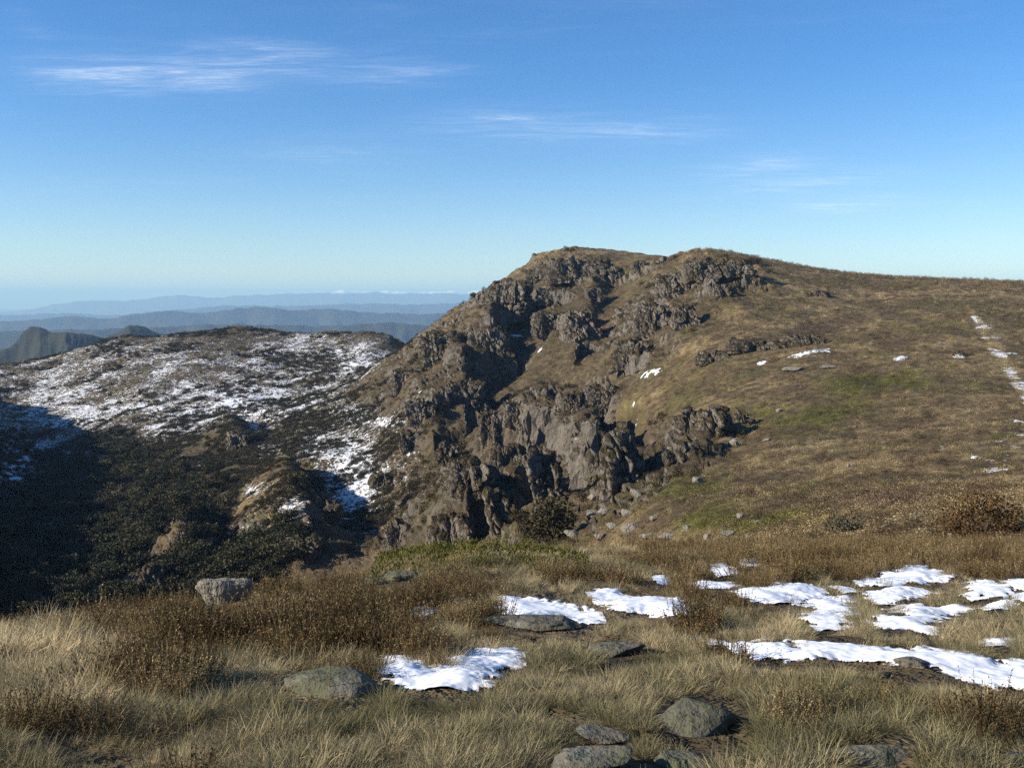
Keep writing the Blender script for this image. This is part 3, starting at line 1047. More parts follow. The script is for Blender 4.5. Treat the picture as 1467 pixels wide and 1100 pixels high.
for a in [
    (825, 399, 104, 34, 'long grey cliff band right under the flat tan summit', .5, 4, 44, .7),
    (885, 404, 28, 26, 'short dark-sided cliff ending the band below the summit on its right', .8, 20),
    (770, 404, 46, 22, 'small broken cliff on the upper left skyline just below the summit', .7, -10),
    (722, 448, 88, 54, 'wide grey cliff on the left skyline below the summit', .7, -14, 44),
    (790, 432, 52, 24, 'low ragged outcrop in the brown slope between skyline cliff and summit band', .8, 0),
    (918, 386, 26, 15, 'little outcrop below the dip between the two summits', .8, 0),
    (852, 432, 30, 24, 'dark knob of rock low in the gully under the summit band', .8, 15),
    (838, 488, 54, 50, 'shadowed block at the foot of the gully below the summit', .9, 20),
    (790, 476, 60, 36, 'grey-brown cliff left of the shadowed block below the summit', .7, 0),
    (714, 548, 78, 92, 'tall buttress with the deep black shadow on its right side', .9, 16, 48),
    (628, 520, 84, 50, 'rounded cliff low on the left skyline with a dark hollow beside it', .8, 0, 44),
    (575, 560, 70, 46, 'brown cliff at the foot of the left skyline beside the snowy spur', .7, -10),
    (668, 582, 92, 60, 'stepped cliff below and left of the black-shadowed buttress', .8, 12, 44),
    (605, 604, 74, 46, 'dark ribbed cliff at mid height of the left flank', .8, 0),
    (588, 648, 50, 44, 'stubby dark tower standing in the left flank above the snow streaks', .9, 10),
    (640, 660, 56, 42, 'grey ribbed outcrop beside the stubby dark tower', .8, 0),
    (704, 632, 46, 62, 'pale leaning pinnacle in the middle of the slope', .8, 12),
    (742, 606, 50, 40, 'jagged rocks above the pale pinnacle', .8, 0),
    (668, 706, 96, 62, 'pale ribbed cliff left of the big rounded buttress', .7, -8, 44),
    (728, 668, 60, 40, 'tawny cliff on the shoulder above the big rounded buttress', .8, 0),
    (788, 712, 70, 84, 'big rounded buttress with a long shadow down its right side', .9, 14, 52),
    (722, 775, 42, 92, 'dark double buttress just beyond the green cushion on the knoll edge', .9, 14, 52),
    (640, 798, 92, 88, 'pale fissured cliff face right behind the edge of the knoll', .7, -6, 50),
    (568, 790, 60, 62, 'narrow brown rib left of the pale fissured cliff', .8, 0),
    (690, 762, 46, 50, 'small sunlit tooth of rock between the two lower cliffs', .8, 10),
    (905, 700, 82, 92, 'free-standing jagged tower with a black shadow beside the green slope', .85, 18, 50),
    (974, 668, 58, 40, 'blocky outcrop right of the free-standing jagged tower', .8, 10),
    (1032, 628, 56, 44, 'pale blocky outcrop standing in the slope above the green patch', .8, 0),
    (990, 616, 40, 34, 'narrow outcrop left of the pale blocky one', .8, 0),
    (1070, 612, 42, 22, 'low pale ledge right of the blocky outcrop', .8, 0),
    (872, 590, 84, 44, 'knobbly grey cliff above the snow flecks in the central gully', .7, -6, 44),
    (820, 590, 50, 34, 'tawny rocks left of the knobbly grey cliff', .8, 0),
    (935, 478, 66, 54, 'high grey face under the right-hand summit', .7, -12, 44),
    (905, 520, 72, 46, 'long rib running down from the high grey face', .7, -20, 44),
    (965, 428, 60, 46, 'ribbed grey rocks high under the right-hand summit', .7, -10),
    (985, 470, 46, 40, 'dark-cracked rocks right of the high grey face', .8, 0),
    (1006, 398, 56, 28, 'dark notch cliff just under the right-hand summit', .7, 0),
    (1060, 394, 56, 16, 'line of small rocks on the upper edge of the right-hand summit', .6, 10),
    (1040, 424, 44, 20, 'pale rocks scattered below the line on the summit edge', .7, 0),
    (1085, 503, 96, 18, 'low pale ledge of ribbed rock across the open slope', .45, -6),
    (1160, 494, 66, 16, 'short pale ledge above the white snow strip on the open slope', .45, -2),
    (1020, 520, 60, 16, 'faint rock step low on the slope left of the long pale ledge', .5, -20),
    (1170, 425, 40, 8, 'small dark rock line on the upper right slope', .5, 0),
    (206, 862, 62, 74, 'columned dark cliff just beyond the left edge of the knoll', .8, 10, 44),
    (262, 790, 72, 46, 'brown cliff with a dark cleft in the scrub of the shaded valley', .8, 10),
    (165, 722, 50, 30, 'pale rocks showing through the shaded scrub in the valley', .8, 0),
    (336, 646, 44, 38, 'brown rock tower on the near end of the snowy spur', .9, 10),
    (430, 806, 76, 52, 'brown cliff in the scrub beyond the knoll edge', .8, 0),
    (470, 745, 50, 34, 'brown outcrop among the snow streaks left of the cliffs', .8, 0),
    (545, 700, 46, 34, 'brown scarp right of the snow streaks', .8, 0),
]:
    cx, by, wp, hp, lab = a[:5]
    kw = dict(zip(('dr', 'yaw', 'n', 'box'), a[5:]))
    outcrop(cx, by, wp, hp, lab, **kw)


def boulder_mesh(w, d, h, n, seed, cuts=11, flat=.6):
    p, f = cube_sphere(n)
    q = p / np.linalg.norm(p, axis=1, keepdims=True)
    r_ = np.random.default_rng(seed)
    for _ in range(cuts):                                   # split faces
        nn = r_.normal(size=3)
        nn /= np.linalg.norm(nn)
        dd = r_.uniform(.45, .8)
        ex = np.maximum(q @ nn - dd, 0)
        q = q - .88 * ex[:, None] * nn
    q[:, 2] = np.where(q[:, 2] > flat, flat + (q[:, 2] - flat) * .25, q[:, 2])
    q = q * (1 + .16 * fbm3(q[:, 0] * 1.6 + seed, q[:, 1] * 1.6, q[:, 2] * 1.6, 4, seed) + .03 * fbm3(q[:, 0] * 8, q[:, 1] * 8, q[:, 2] * 8, 3, seed + 9))[:, None]
    return q * np.array([w / 2, d / 2, h / 2]), f


def boulder(px, py, wp, hp, label, dr=.7, yaw=0, mat=None, n=22, seed=None, sink=.30, group=None, ymin=2.5, cat='boulder', name='boulder'):
    """px, py: centre of the foot line in the photograph"""
    g = hit(px, py, ymin)
    if g is None:
        return None
    s = g[1] / F
    w, h = wp * s, hp * s
    V, f = boulder_mesh(w, w * dr, 2 * h / (1 - sink) * .46, n, seed if seed is not None else int(px * 3 + py))
    c_, s_ = math.cos(math.radians(yaw)), math.sin(math.radians(yaw))
    V = np.stack([V[:, 0] * c_ - V[:, 1] * s_, V[:, 0] * s_ + V[:, 1] * c_, V[:, 2]], 1)
    o = mesh_obj(name, V, f, mat or M_lichen, label=label, cat=cat, group=group, smooth_=mat is not M_boulder)
    y = g[1] + w * dr * .35
    o.location = (g[0], y, float(ground_z(g[0], y)[0]) + h * .28)
    return o


NEAR_ROCKS = []
for px, py, wp, hp, lab, kw in [
    (462, 998, 150, 30, 'flat mossy boulder under dark heath left of the curved snow patch', dict(dr=.8, sink=.4)),
    (1005, 1052, 160, 54, 'large lichen-covered boulder in the grass near the bottom of the picture', dict(dr=.8, yaw=-15)),
    (845, 1106, 165, 26, 'pale grey boulder cut off by the bottom edge of the picture', dict(dr=.6)),
    (980, 1104, 120, 20, 'flat brownish slab beside the boulder at the bottom edge', dict(dr=.6)),
    (868, 1064, 96, 14, 'dark flat slab sunk in the grass above the bottom boulder', dict(dr=.7)),
    (320, 866, 104, 58, 'pale rounded boulder on the knoll edge against the dark valley', dict(dr=.6, seed=12, mat=M_pale)),
    (765, 903, 190, 16, 'dark flat rock along the lower side of the middle snow patch', dict(dr=.35)),
    (885, 940, 95, 24, 'low green-lichened boulder in the grass below the middle snow patches', dict(dr=.7)),
    (1316, 956, 64, 18, 'small brown rock poking out of the long snow strip', dict(dr=.7)),
    (578, 832, 56, 16, 'dark flat rock on the knoll edge left of the green cushion', dict(dr=.6)),
    (1255, 1098, 150, 22, 'shadowed grey slab low in the grass at the bottom right', dict(dr=.5)),
    (535, 838, 34, 12, 'small grey rock beside the dark flat rock on the knoll edge', dict(dr=.7)),
    (1462, 1100, 44, 24, 'grey stone in the bottom right corner', dict(dr=.8)),
]:
    o = boulder(px, py, wp, hp, lab, n=34, **kw)
    if o:
        NEAR_ROCKS.append((px, py - hp * .45, wp * .5, hp * .62))

ORD = 'leftmost second third fourth fifth sixth seventh eighth ninth tenth eleventh twelfth thirteenth'.split()
r_ = np.random.default_rng(5)
stones = [(946, 680, 22, 12), (926, 698, 26, 14), (958, 694, 20, 8), (912, 712, 18, 10), (905, 762, 28, 14), (930, 770, 26, 12), (960, 776, 30, 14),
          (985, 764, 24, 12), (868, 735, 20, 14), (852, 745, 24, 14), (835, 755, 22, 10), (880, 756, 30, 14), (900, 738, 26, 10), (1000, 692, 22, 10),
          (1062, 742, 22, 9), (1085, 752, 18, 9), (1015, 775, 24, 12), (1048, 768, 30, 14), (1120, 757, 14, 6), (975, 722, 14, 6), (1180, 735, 12, 6),
          (940, 745, 20, 9), (1075, 770, 16, 8), (820, 770, 20, 12), (862, 774, 24, 10), (1010, 650, 20, 12), (960, 648, 18, 10), (1052, 640, 24, 12),
          (1085, 655, 16, 7), (1100, 632, 14, 7), (1118, 590, 16, 7), (1098, 575, 12, 5), (1140, 532, 26, 6), (1190, 528, 24, 5), (1225, 612, 8, 4),
          (1240, 555, 8, 4), (1330, 750, 14, 6), (1268, 758, 16, 7), (1300, 705, 9, 4), (1215, 668, 8, 4), (870, 700, 16, 12), (848, 716, 20, 14)]
count_ = {}
for i, (px, py, wp, hp) in enumerate(sorted(q for q in stones if q[1] > 732 and q[0] < 1110 or q[0] > 1110 or q[0] % 4 == 0)):
    where = ('on the green slope below the jagged tower' if px < 1000 and py < 730 else
             'in the boulder spread at the head of the gully' if px < 900 else
             'in the stony strip just beyond the knoll edge' if py > 730 and px < 1100 else
             'beside the blocky outcrop on the slope' if 600 < py < 700 and px < 1120 else
             'lying alone on the open brown slope')
    k_ = count_[where] = count_.get(where, -1) + 1
    boulder(px, py, wp * r_.uniform(.6, 1.5), hp * r_.uniform(.7, 1.3), ORD[k_] + ' pale boulder ' + where, mat=M_boulder, n=12, ymin=24, yaw=r_.uniform(-30, 30), group='pale boulders ' + where)

# ------------------------------------------------------------------ snow patches
def chaikin(poly, k=2):
    p = np.asarray(poly, float)
    for _ in range(k):
        q = np.roll(p, -1, 0)
        p = np.stack([.75 * p + .25 * q, .25 * p + .75 * q], 1).reshape(-1, 2)
    return p


SNOW_PX = []


def snow_patch(poly_px, label, thick=.05, cells=110, rag=.75, ymin=2.5, group=None, mound=1.0, grow=.07, bias=.03):
    poly = np.asarray(poly_px, float)
    pts = [hit(a, b, ymin) for a, b in poly]
    pts = [q for q in pts if q is not None]
    if len(pts) < 3:
        return None
    SNOW_PX.append(poly)
    wp_ = chaikin([(q[0], q[1]) for q in pts], 1)
    lo, hi = wp_.min(0), wp_.max(0)
    ext = hi - lo
    st = max(ext.max() / cells, min(ext) / 14 if min(ext) / 14 > ext.max() / 160 else ext.max() / 160)
    st = max(ext.max() / 130, min(ext.min() / 16, ext.max() / cells))
    gx = np.arange(lo[0] - 2 * st, hi[0] + 2 * st, st)
    gy = np.arange(lo[1] - 2 * st, hi[1] + 2 * st, st)
    X, Y = np.meshgrid(gx, gy, indexing='ij')
    sd = sdist(wp_, X, Y)
    size = math.sqrt(ext[0] * ext[1])
    sc = size * .12
    sd = sd + sc * rag * (1.2 * fbm2(X / (sc * 1.2), Y / (sc * 1.2), 4, 501) + .6 * fbm2(X / (sc * .35), Y / (sc * .35), 2, 503))
    sd = sd + grow - bias * sc
    kv_ = sd > -st * 1.6
    keep = kv_[:-1, :-1] & kv_[1:, :-1] & kv_[:-1, 1:] & kv_[1:, 1:]
    lab = np.zeros(keep.shape, int)                        # one patch, one piece: keep the largest
    nl_, best = 0, (0, 0)
    for i0, j0 in zip(*np.where(keep)):
        if lab[i0, j0]:
            continue
        nl_ += 1
        stack, cnt = [(i0, j0)], 0
        lab[i0, j0] = nl_
        while stack:
            i, j = stack.pop()
            cnt += 1
            for a, b_ in ((i + 1, j), (i - 1, j), (i, j + 1), (i, j - 1)):
                if 0 <= a < keep.shape[0] and 0 <= b_ < keep.shape[1] and keep[a, b_] and not lab[a, b_]:
                    lab[a, b_] = nl_
                    stack.append((a, b_))
        best = max(best, (cnt, nl_))
    keep = lab == best[1]
    x, y = X.ravel(), Y.ravel()
    z0 = ground_z(x, y).reshape(X.shape)
    hgt = thick * .45 * np.clip(sd / (thick * 4 * mound), 0, 1) ** .7 * (1 + .06 * fbm2(X / (thick * 6), Y / (thick * 6), 2, 507) + .35 * fbm2(X / (thick * 22), Y / (thick * 22), 2, 509))
    Z = z0 + np.where(sd > 0, hgt + .004, .004 + np.maximum(sd, -.03) * .8)
    fc = grid_faces(*X.shape)
    kf = keep.ravel()
    fc = fc[kf]
    used, inv = np.unique(fc.ravel(), return_inverse=True)
    V = np.stack([x, y, Z.ravel()], 1)[used]
    return mesh_obj('snow_patch', V, inv.reshape(fc.shape), M_snow, attrs={'depth': ('FLOAT', np.clip(sd / max(.06, .05 * size), -1, 1).ravel()[used])}, label=label, cat='snow patch', group=group)


snow_patch([(542, 947), (562, 940), (591, 941), (592, 954), (616, 966), (650, 955), (654, 936), (698, 938), (719, 931), (742, 936), (753, 947), (725, 953),
            (688, 961), (697, 974), (671, 988), (644, 985), (606, 987), (580, 976), (556, 964)], 'curved white snow patch wrapped around a grass tuft beside the mossy boulder', .07)
snow_patch([(712, 856), (749, 857), (773, 863), (804, 866), (835, 876), (864, 883), (858, 895), (818, 889), (780, 882), (739, 882), (715, 866)],
           'wedge of snow lying above the dark flat rock in the middle', .06)
snow_patch([(841, 850), (865, 843), (886, 851), (923, 857), (954, 858), (980, 870), (999, 879), (971, 884), (923, 878), (889, 873), (855, 860)],
           'snow patch right of the wedge, its right end tapering into heath', .06)
snow_patch([(588, 873), (617, 869), (622, 881), (594, 884)], 'tiny snow patch in heath left of the wedge of snow', .05)
snow_patch([(1047, 931), (1066, 923), (1120, 926), (1158, 923), (1206, 921), (1240, 928), (1291, 931), (1325, 927), (1376, 940), (1420, 950), (1467, 950),
            (1510, 955), (1510, 992), (1467, 986), (1420, 979), (1369, 969), (1339, 960), (1328, 949), (1294, 949), (1260, 947), (1206, 943), (1158, 942),
            (1103, 944), (1069, 940)], 'longest snow strip, running off the right edge past a brown rock', .07, 120)
snow_patch([(1010, 922), (1028, 915), (1040, 923), (1021, 927)], 'scrap of snow at the left end of the longest strip', .05)
snow_patch([(1049, 851), (1076, 844), (1114, 844), (1141, 837), (1185, 851), (1178, 857), (1146, 857), (1137, 866), (1103, 864), (1080, 858)],
           'broad snow patch at the foot of the dark heath, left of the grassy gap', .07)
snow_patch([(1165, 860), (1212, 853), (1221, 862), (1204, 878), (1210, 899), (1185, 903), (1155, 890), (1157, 882), (1178, 877), (1161, 868)],
           'steep lumpy snow patch running downhill beside the grassy hump', .07)
snow_patch([(1224, 836), (1284, 822), (1318, 808), (1349, 819), (1354, 834), (1318, 832), (1294, 843), (1257, 838)], 'highest large snow patch under the heath on the right', .07)
snow_patch([(1246, 858), (1274, 842), (1318, 843), (1327, 854), (1290, 854), (1267, 867), (1248, 862)], 'snow patch below the highest one, above the grassy hump', .07)
snow_patch([(1294, 865), (1335, 872), (1383, 869), (1378, 878), (1342, 881), (1340, 890), (1318, 893), (1352, 913), (1322, 904), (1284, 896), (1247, 897), (1262, 887), (1301, 883)],
           'branching snow patch with a thin arm to the right', .06)
snow_patch([(1400, 831), (1424, 834), (1444, 847), (1438, 854), (1414, 850), (1409, 859), (1384, 856)], 'snow patch with a notch, near the right edge below the heath', .06)
snow_patch([(1440, 833), (1467, 829), (1500, 832), (1500, 845), (1445, 842)], 'snow patch cut by the right edge below the heath', .06)
snow_patch([(1400, 873), (1434, 861), (1453, 861), (1426, 875)], 'small slanting snow patch right of the branching one', .05)
snow_patch([(1408, 925), (1438, 914), (1460, 918), (1431, 931)], 'small snow patch in grass above the right end of the longest strip', .05)
snow_patch([(1020, 820), (1035, 806), (1053, 820), (1040, 828)], 'clump of snow caught in the heath, left one of a pair', .08)
snow_patch([(1062, 805), (1083, 797), (1086, 810), (1068, 812)], 'clump of snow caught in the heath, right one of a pair', .08)
snow_patch([(1198, 840), (1226, 844), (1218, 850), (1200, 848)], 'thin snow scrap left of the highest large patch', .05)
snow_patch([(984, 838), (1018, 834), (1062, 836), (1040, 845), (1000, 842)], 'thin line of snow behind heath left of the broad patch', .05)
snow_patch([(938, 828), (954, 824), (958, 836), (942, 838)], 'small speck of snow in heath near the knoll edge', .06)
snow_patch([(1455, 852), (1480, 850), (1480, 864), (1458, 860)], 'scrap of snow at the right edge above the grass', .05)

far = dict(ymin=40, thick=.2, cells=60)
for poly, lab in [
    ([(905, 540), (922, 531), (948, 526), (952, 531), (930, 539), (912, 543)], 'bright snow patch in the hollow right of the central cliffs'),
    ([(896, 594), (908, 588), (926, 590), (922, 597), (904, 598)], 'lower snow patch in the hollow below the bright one'),
    ([(900, 578), (912, 574), (918, 581), (906, 584)], 'small snow patch between the two in the hollow'),
    ([(1124, 511), (1150, 505), (1190, 499), (1190, 504), (1152, 511), (1130, 514)], 'thin white strip of snow on the open slope under the pale ledges'),
    ([(1082, 520), (1098, 515), (1100, 519), (1086, 523)], 'snow fleck left of the thin white strip'),
    ([(1276, 513), (1298, 509), (1302, 514), (1284, 517)], 'scattered snow patch left of the footpath on the open slope'),
    ([(1408, 483), (1418, 480), (1432, 502), (1440, 514), (1430, 514), (1416, 498)], 'upper snow streak along the hill track'),
    ([(1434, 530), (1446, 526), (1462, 545), (1480, 572), (1468, 576), (1448, 556)], 'broad snow streak along the hill track at the right edge'),
    ([(1442, 492), (1449, 490), (1452, 510), (1446, 512)], 'thin snow line beside the upper streak of the hill track'),
    ([(1340, 488), (1350, 486), (1362, 498), (1354, 500)], 'short snow streak on a faint path left of the hill track'),
    ([(1364, 508), (1382, 506), (1384, 512), (1366, 513)], 'snow patch under a dark bush left of the hill track'),
    ([(1448, 600), (1456, 598), (1462, 618), (1456, 620)], 'small snow streak low on the hill track'),
    ([(1460, 620), (1480, 615), (1480, 630), (1464, 628)], 'snow patch at the right edge low on the hill track'),
    ([(1405, 672), (1430, 668), (1452, 673), (1432, 678), (1410, 678)], 'snow patch in the brown heath at the lower right of the slope'),
    ([(1390, 654), (1402, 652), (1402, 660), (1392, 661)], 'bright round snow fleck above the lower right snow patch'),
    ([(690, 448), (704, 446), (718, 454), (708, 456)], 'snow strip at the top of the black-shadowed buttress'),
    ([(726, 474), (744, 478), (752, 481), (738, 483)], 'snow ledge right of the black-shadowed buttress'),
    ([(763, 500), (774, 498), (784, 508), (772, 508)], 'snow fleck on the slope right of the black-shadowed buttress'),
    ([(590, 562), (606, 560), (608, 567), (592, 567)], 'snow ledge on the ribbed cliff of the left flank'),
    ([(570, 648), (584, 645), (592, 654), (580, 657)], 'snow patch beside the stubby dark tower'),
    ([(854, 672), (866, 668), (866, 676), (856, 680)], 'snow fleck at the foot of the long shadow beside the jagged tower'),
    ([(942, 368), (956, 365), (962, 368), (952, 371)], 'snow filling the dip between the two summits on the skyline'),
    ([(835, 588), (846, 586), (848, 592), (838, 594)], 'snow fleck under the knobbly grey cliff'),
]:
    snow_patch(poly, lab, rag=1.8, grow=0, bias=.45, **far)

# ------------------------------------------------------------------ plants
class Blades:
    def __init__(s):
        s.v, s.f, s.a = [], [], []
        s.n = 0

    def strip(s, pts, widths, side, shade):
        """a ribbon along pts"""
        k = len(pts)
        for p, w in zip(pts, widths):
            s.v.append(p - side * w)
            s.v.append(p + side * w)
            s.a += [shade, shade]
        for i in range(k - 1):
            b = s.n + 2 * i
            s.f.append((b, b + 1, b + 3, b + 2))
        s.n += 2 * k

    def leaf(s, c, u, w, shade):
        s.v += [c, c + u * .5 + w, c + u, c + u * .5 - w]
        s.a += [shade] * 4
        s.f.append((s.n, s.n + 1, s.n + 2, s.n + 3))
        s.n += 4

    def obj(s, name, mat, col=None, **kw):
        o = mesh_obj(name, np.array(s.v), np.array(s.f), mat, attrs={'leaf': ('FLOAT', s.a)}, link=col is None, smooth_=False, **kw)
        if col is not None:
            col.objects.link(o)
        return o


def rv(r, n=3):
    v = r.normal(size=n)
    return v / np.linalg.norm(v)


UP = np.array([0, 0, 1.0])


def tussock(seed, nb=85, h=.17, spread=.075, arch=.55, w=.0016):
    r = np.random.default_rng(seed)
    b = Blades()
    for i in range(nb):
        a = r.uniform(0, 2 * math.pi)
        rad = spread * math.sqrt(r.uniform(0, 1))
        out = np.array([math.cos(a), math.sin(a), 0])
        a2 = a + r.normal(0, .7)
        dirn = np.array([math.cos(a2), math.sin(a2), 0])
        L = h * r.uniform(.45, 1.25)
        bend = arch * r.uniform(.3, 1.5)
        lean = r.uniform(.02, .8)
        p = out * rad
        pts = [p]
        k = 4
        for j in range(1, k + 1):
            t = j / k
            ang = lean + bend * t
            p = p + (dirn * math.sin(ang) + UP * math.cos(ang)) * (L / k)
            pts.append(p)
        side = np.array([-dirn[1], dirn[0], 0]) + .6 * rv(r)
        side /= np.linalg.norm(side)
        ww = w * r.uniform(.7, 1.5)
        b.strip(pts, [ww, ww, ww * .9, ww * .6, ww * .15], side, r.uniform(0, 1) ** .8)
    return b


def heath_sprig(seed, ns=26, h=.19, spread=.11):
    """upright heath stems set with small stiff leaves"""
    r = np.random.default_rng(seed)
    b = Blades()
    for i in range(ns):
        a = r.uniform(0, 2 * math.pi)
        rad = spread * math.sqrt(r.uniform(0, 1))
        p = np.array([math.cos(a) * rad, math.sin(a) * rad, 0])
        d = UP + .38 * np.array([math.cos(a), math.sin(a), 0]) * rad / spread + .22 * rv(r)
        d /= np.linalg.norm(d)
        L = h * r.uniform(.55, 1.15)
        top = p + d * L
        sd = np.cross(d, rv(r))
        sd /= np.linalg.norm(sd)
        b.strip([p, (p + top) / 2, top], [.0018, .0014, .0008], sd, r.uniform(0, .35))
        tone = r.uniform(.1, .9)
        for j in range(15):
            t = r.uniform(.22, 1.02)
            u = d * r.uniform(.4, 1.1) + .85 * rv(r)
            u /= np.linalg.norm(u)
            w = np.cross(u, rv(r))
            w /= np.linalg.norm(w)
            b.leaf(p + d * L * t, u * r.uniform(.010, .018), w * r.uniform(.0022, .0036), np.clip(tone + r.normal(0, .2), 0, 1))
    return b


def clump(seed, nl=80, rx=.5, rz=.35, leaf=.10, zc=.8):
    """a low rounded bush of leaf sprays"""
    r = np.random.default_rng(seed)
    b = Blades()
    for i in range(nl):
        d = rv(r)
        d[2] = abs(d[2]) * .9 + .02
        k = r.uniform(.55, 1.05)
        lump = 1 + .28 * math.sin(3 * math.atan2(d[1], d[0]) + seed) * d[2]
        c = np.array([d[0] * rx * k * lump, d[1] * rx * k * lump, d[2] * rz * k * lump * 1.6])
        u = .6 * d + .8 * rv(r)
        u /= np.linalg.norm(u)
        w = np.cross(u, d + .6 * rv(r))
        w /= np.linalg.norm(w) + 1e-9
        L = leaf * r.uniform(.6, 1.4)
        b.leaf(c - u * L * .5, u * L, w * L * .28, r.uniform(0, 1))
    return b


def crown(seed, R=1.0, nl=700, lobes=9):
    """a snow-gum crown: uneven leaf sprays gathered in lobes with gaps between them"""
    r = np.random.default_rng(seed)
    b = Blades()
    cs = []
    for i in range(lobes):
        a = r.uniform(0, 2 * math.pi)
        q = R * .62 * math.sqrt(r.uniform(0, 1))
        cs.append((np.array([math.cos(a) * q, math.sin(a) * q, R * r.uniform(.55, 1.25)]), R * r.uniform(.26, .46)))
    for i in range(nl):
        c0, rr = cs[i % lobes]
        d = rv(r)
        k = r.uniform(.45, 1.0)
        c = c0 + d * rr * k * np.array([1, 1, .72])
        u = .5 * d + .9 * rv(r) - .25 * UP
        u /= np.linalg.norm(u)
        w = np.cross(u, rv(r))
        w /= np.linalg.norm(w) + 1e-9
        L = R * .15 * r.uniform(.6, 1.4)
        b.leaf(c, u * L, w * L * .30, r.uniform(0, 1))
    return b, cs


def variants(name, blades, mat):
    c = bpy.data.collections.new(name)
    for i, b in enumerate(blades):
        b.obj(name, mat, col=c)
    return c


def scatter(name, pts, scale, col, nvar, tint, label=None, seed=1, tilt=.12, kind='stuff', zs=None):
    r = np.random.default_rng(seed)
    n = len(pts)
    rot = np.stack([r.normal(0, tilt, n), r.normal(0, tilt, n), r.uniform(0, 2 * math.pi, n)], 1)
    sc = np.stack([scale, scale, scale * (zs if zs is not None else 1)], 1)
    tt = ('FLOAT_VECTOR', tint) if np.ndim(tint) == 2 else ('FLOAT', tint)
    o = mesh_obj(name, pts, np.zeros((0, 4)), None, kind=kind, label=label,
                 attrs={'rot': ('FLOAT_VECTOR', rot), 'scl': ('FLOAT_VECTOR', sc), 'pick': ('INT', r.integers(0, nvar, n)), 'tint': tt})
    ng = bpy.data.node_groups.new(name, 'GeometryNodeTree')
    ng.interface.new_socket('Geometry', in_out='INPUT', socket_type='NodeSocketGeometry')
    ng.interface.new_socket('Geometry', in_out='OUTPUT', socket_type='NodeSocketGeometry')
    gi, go = ng.nodes.new('NodeGroupInput'), ng.nodes.new('NodeGroupOutput')
    iop = ng.nodes.new('GeometryNodeInstanceOnPoints')
    ci = ng.nodes.new('GeometryNodeCollectionInfo')
    ci.inputs['Collection'].default_value = col
    ci.inputs['Separate Children'].default_value = True
    ci.inputs['Reset Children'].default_value = True

    def na(an, typ):
        q = ng.nodes.new('GeometryNodeInputNamedAttribute')
        q.data_type = typ
        q.inputs['Name'].default_value = an
        return q.outputs[0]
    e2r = ng.nodes.new('FunctionNodeEulerToRotation')
    L = ng.links.new
    L(gi.outputs[0], iop.inputs['Points'])
    L(ci.outputs[0], iop.inputs['Instance'])
    iop.inputs['Pick Instance'].default_value = True
    L(na('pick', 'INT'), iop.inputs['Instance Index'])
    L(na('rot', 'FLOAT_VECTOR'), e2r.inputs[0])
    L(e2r.outputs[0], iop.inputs['Rotation'])
    L(na('scl', 'FLOAT_VECTOR'), iop.inputs['Scale'])
    L(iop.outputs[0], go.inputs[0])
    md = o.modifiers.new('scatter', 'NODES')
    md.node_group = ng
    return o


M_grass = plant_material('grass_blades', [(0, (.135, .120, .055)), (.3, (.225, .190, .100)), (.65, (.350, .280, .155)), (1, (.50, .40, .225))], .28, var=.65)
M_heath = plant_material('heath_leaves', [(0, (.085, .056, .024)), (.35, (.160, .106, .045)), (.7, (.240, .168, .076)), (1, (.32, .242, .124))], .2, var=.6)
M_low = plant_material('low_shrub_leaves', None, .15, use_col=True, var=.6)
M_gum = plant_material('gum_leaves', [(0, (.024, .026, .012)), (.6, (.046, .045, .020)), (1, (.095, .082, .036))], .12, var=.6)
M_cushion = plant_material('green_cushion_leaves', [(0, (.095, .095, .014)), (1, (.160, .145, .024))], .2, var=.5)

C_tus = variants('tussock', [tussock(1, 130, .115, .08, 1.4, .0012), tussock(2, 120, .10, .07, 1.8, .0012), tussock(3, 140, .13, .085, 1.2, .0012), tussock(4, 60, .175, .05, .7, .0013), tussock(5, 120, .075, .095, 2.0, .0012), tussock(6, 130, .105, .065, 2.2, .0012)], M_grass)
C_hea = variants('heath_sprig', [heath_sprig(11), heath_sprig(12, 22, .16, .10), heath_sprig(13, 30, .21, .12), heath_sprig(14, 24, .14, .12)], M_heath)

# --- which plant grows where on the knoll
def snow_clear(px, py):
    s = np.full(np.shape(px), -1e9)
    for p in SNOW_PX:
        if p[:, 1].mean() > 790:
            s = np.maximum(s, sdist(p, px, py))
    return s


def rock_clear(px, py, grow=1.0):
    s = np.full(np.shape(px), 9.0)
    for cx, cy, rx, ry in NEAR_ROCKS:
        s = np.minimum(s, ((px - cx) / (rx * grow)) ** 2 + ((py - cy) / (ry * grow)) ** 2)
    return s


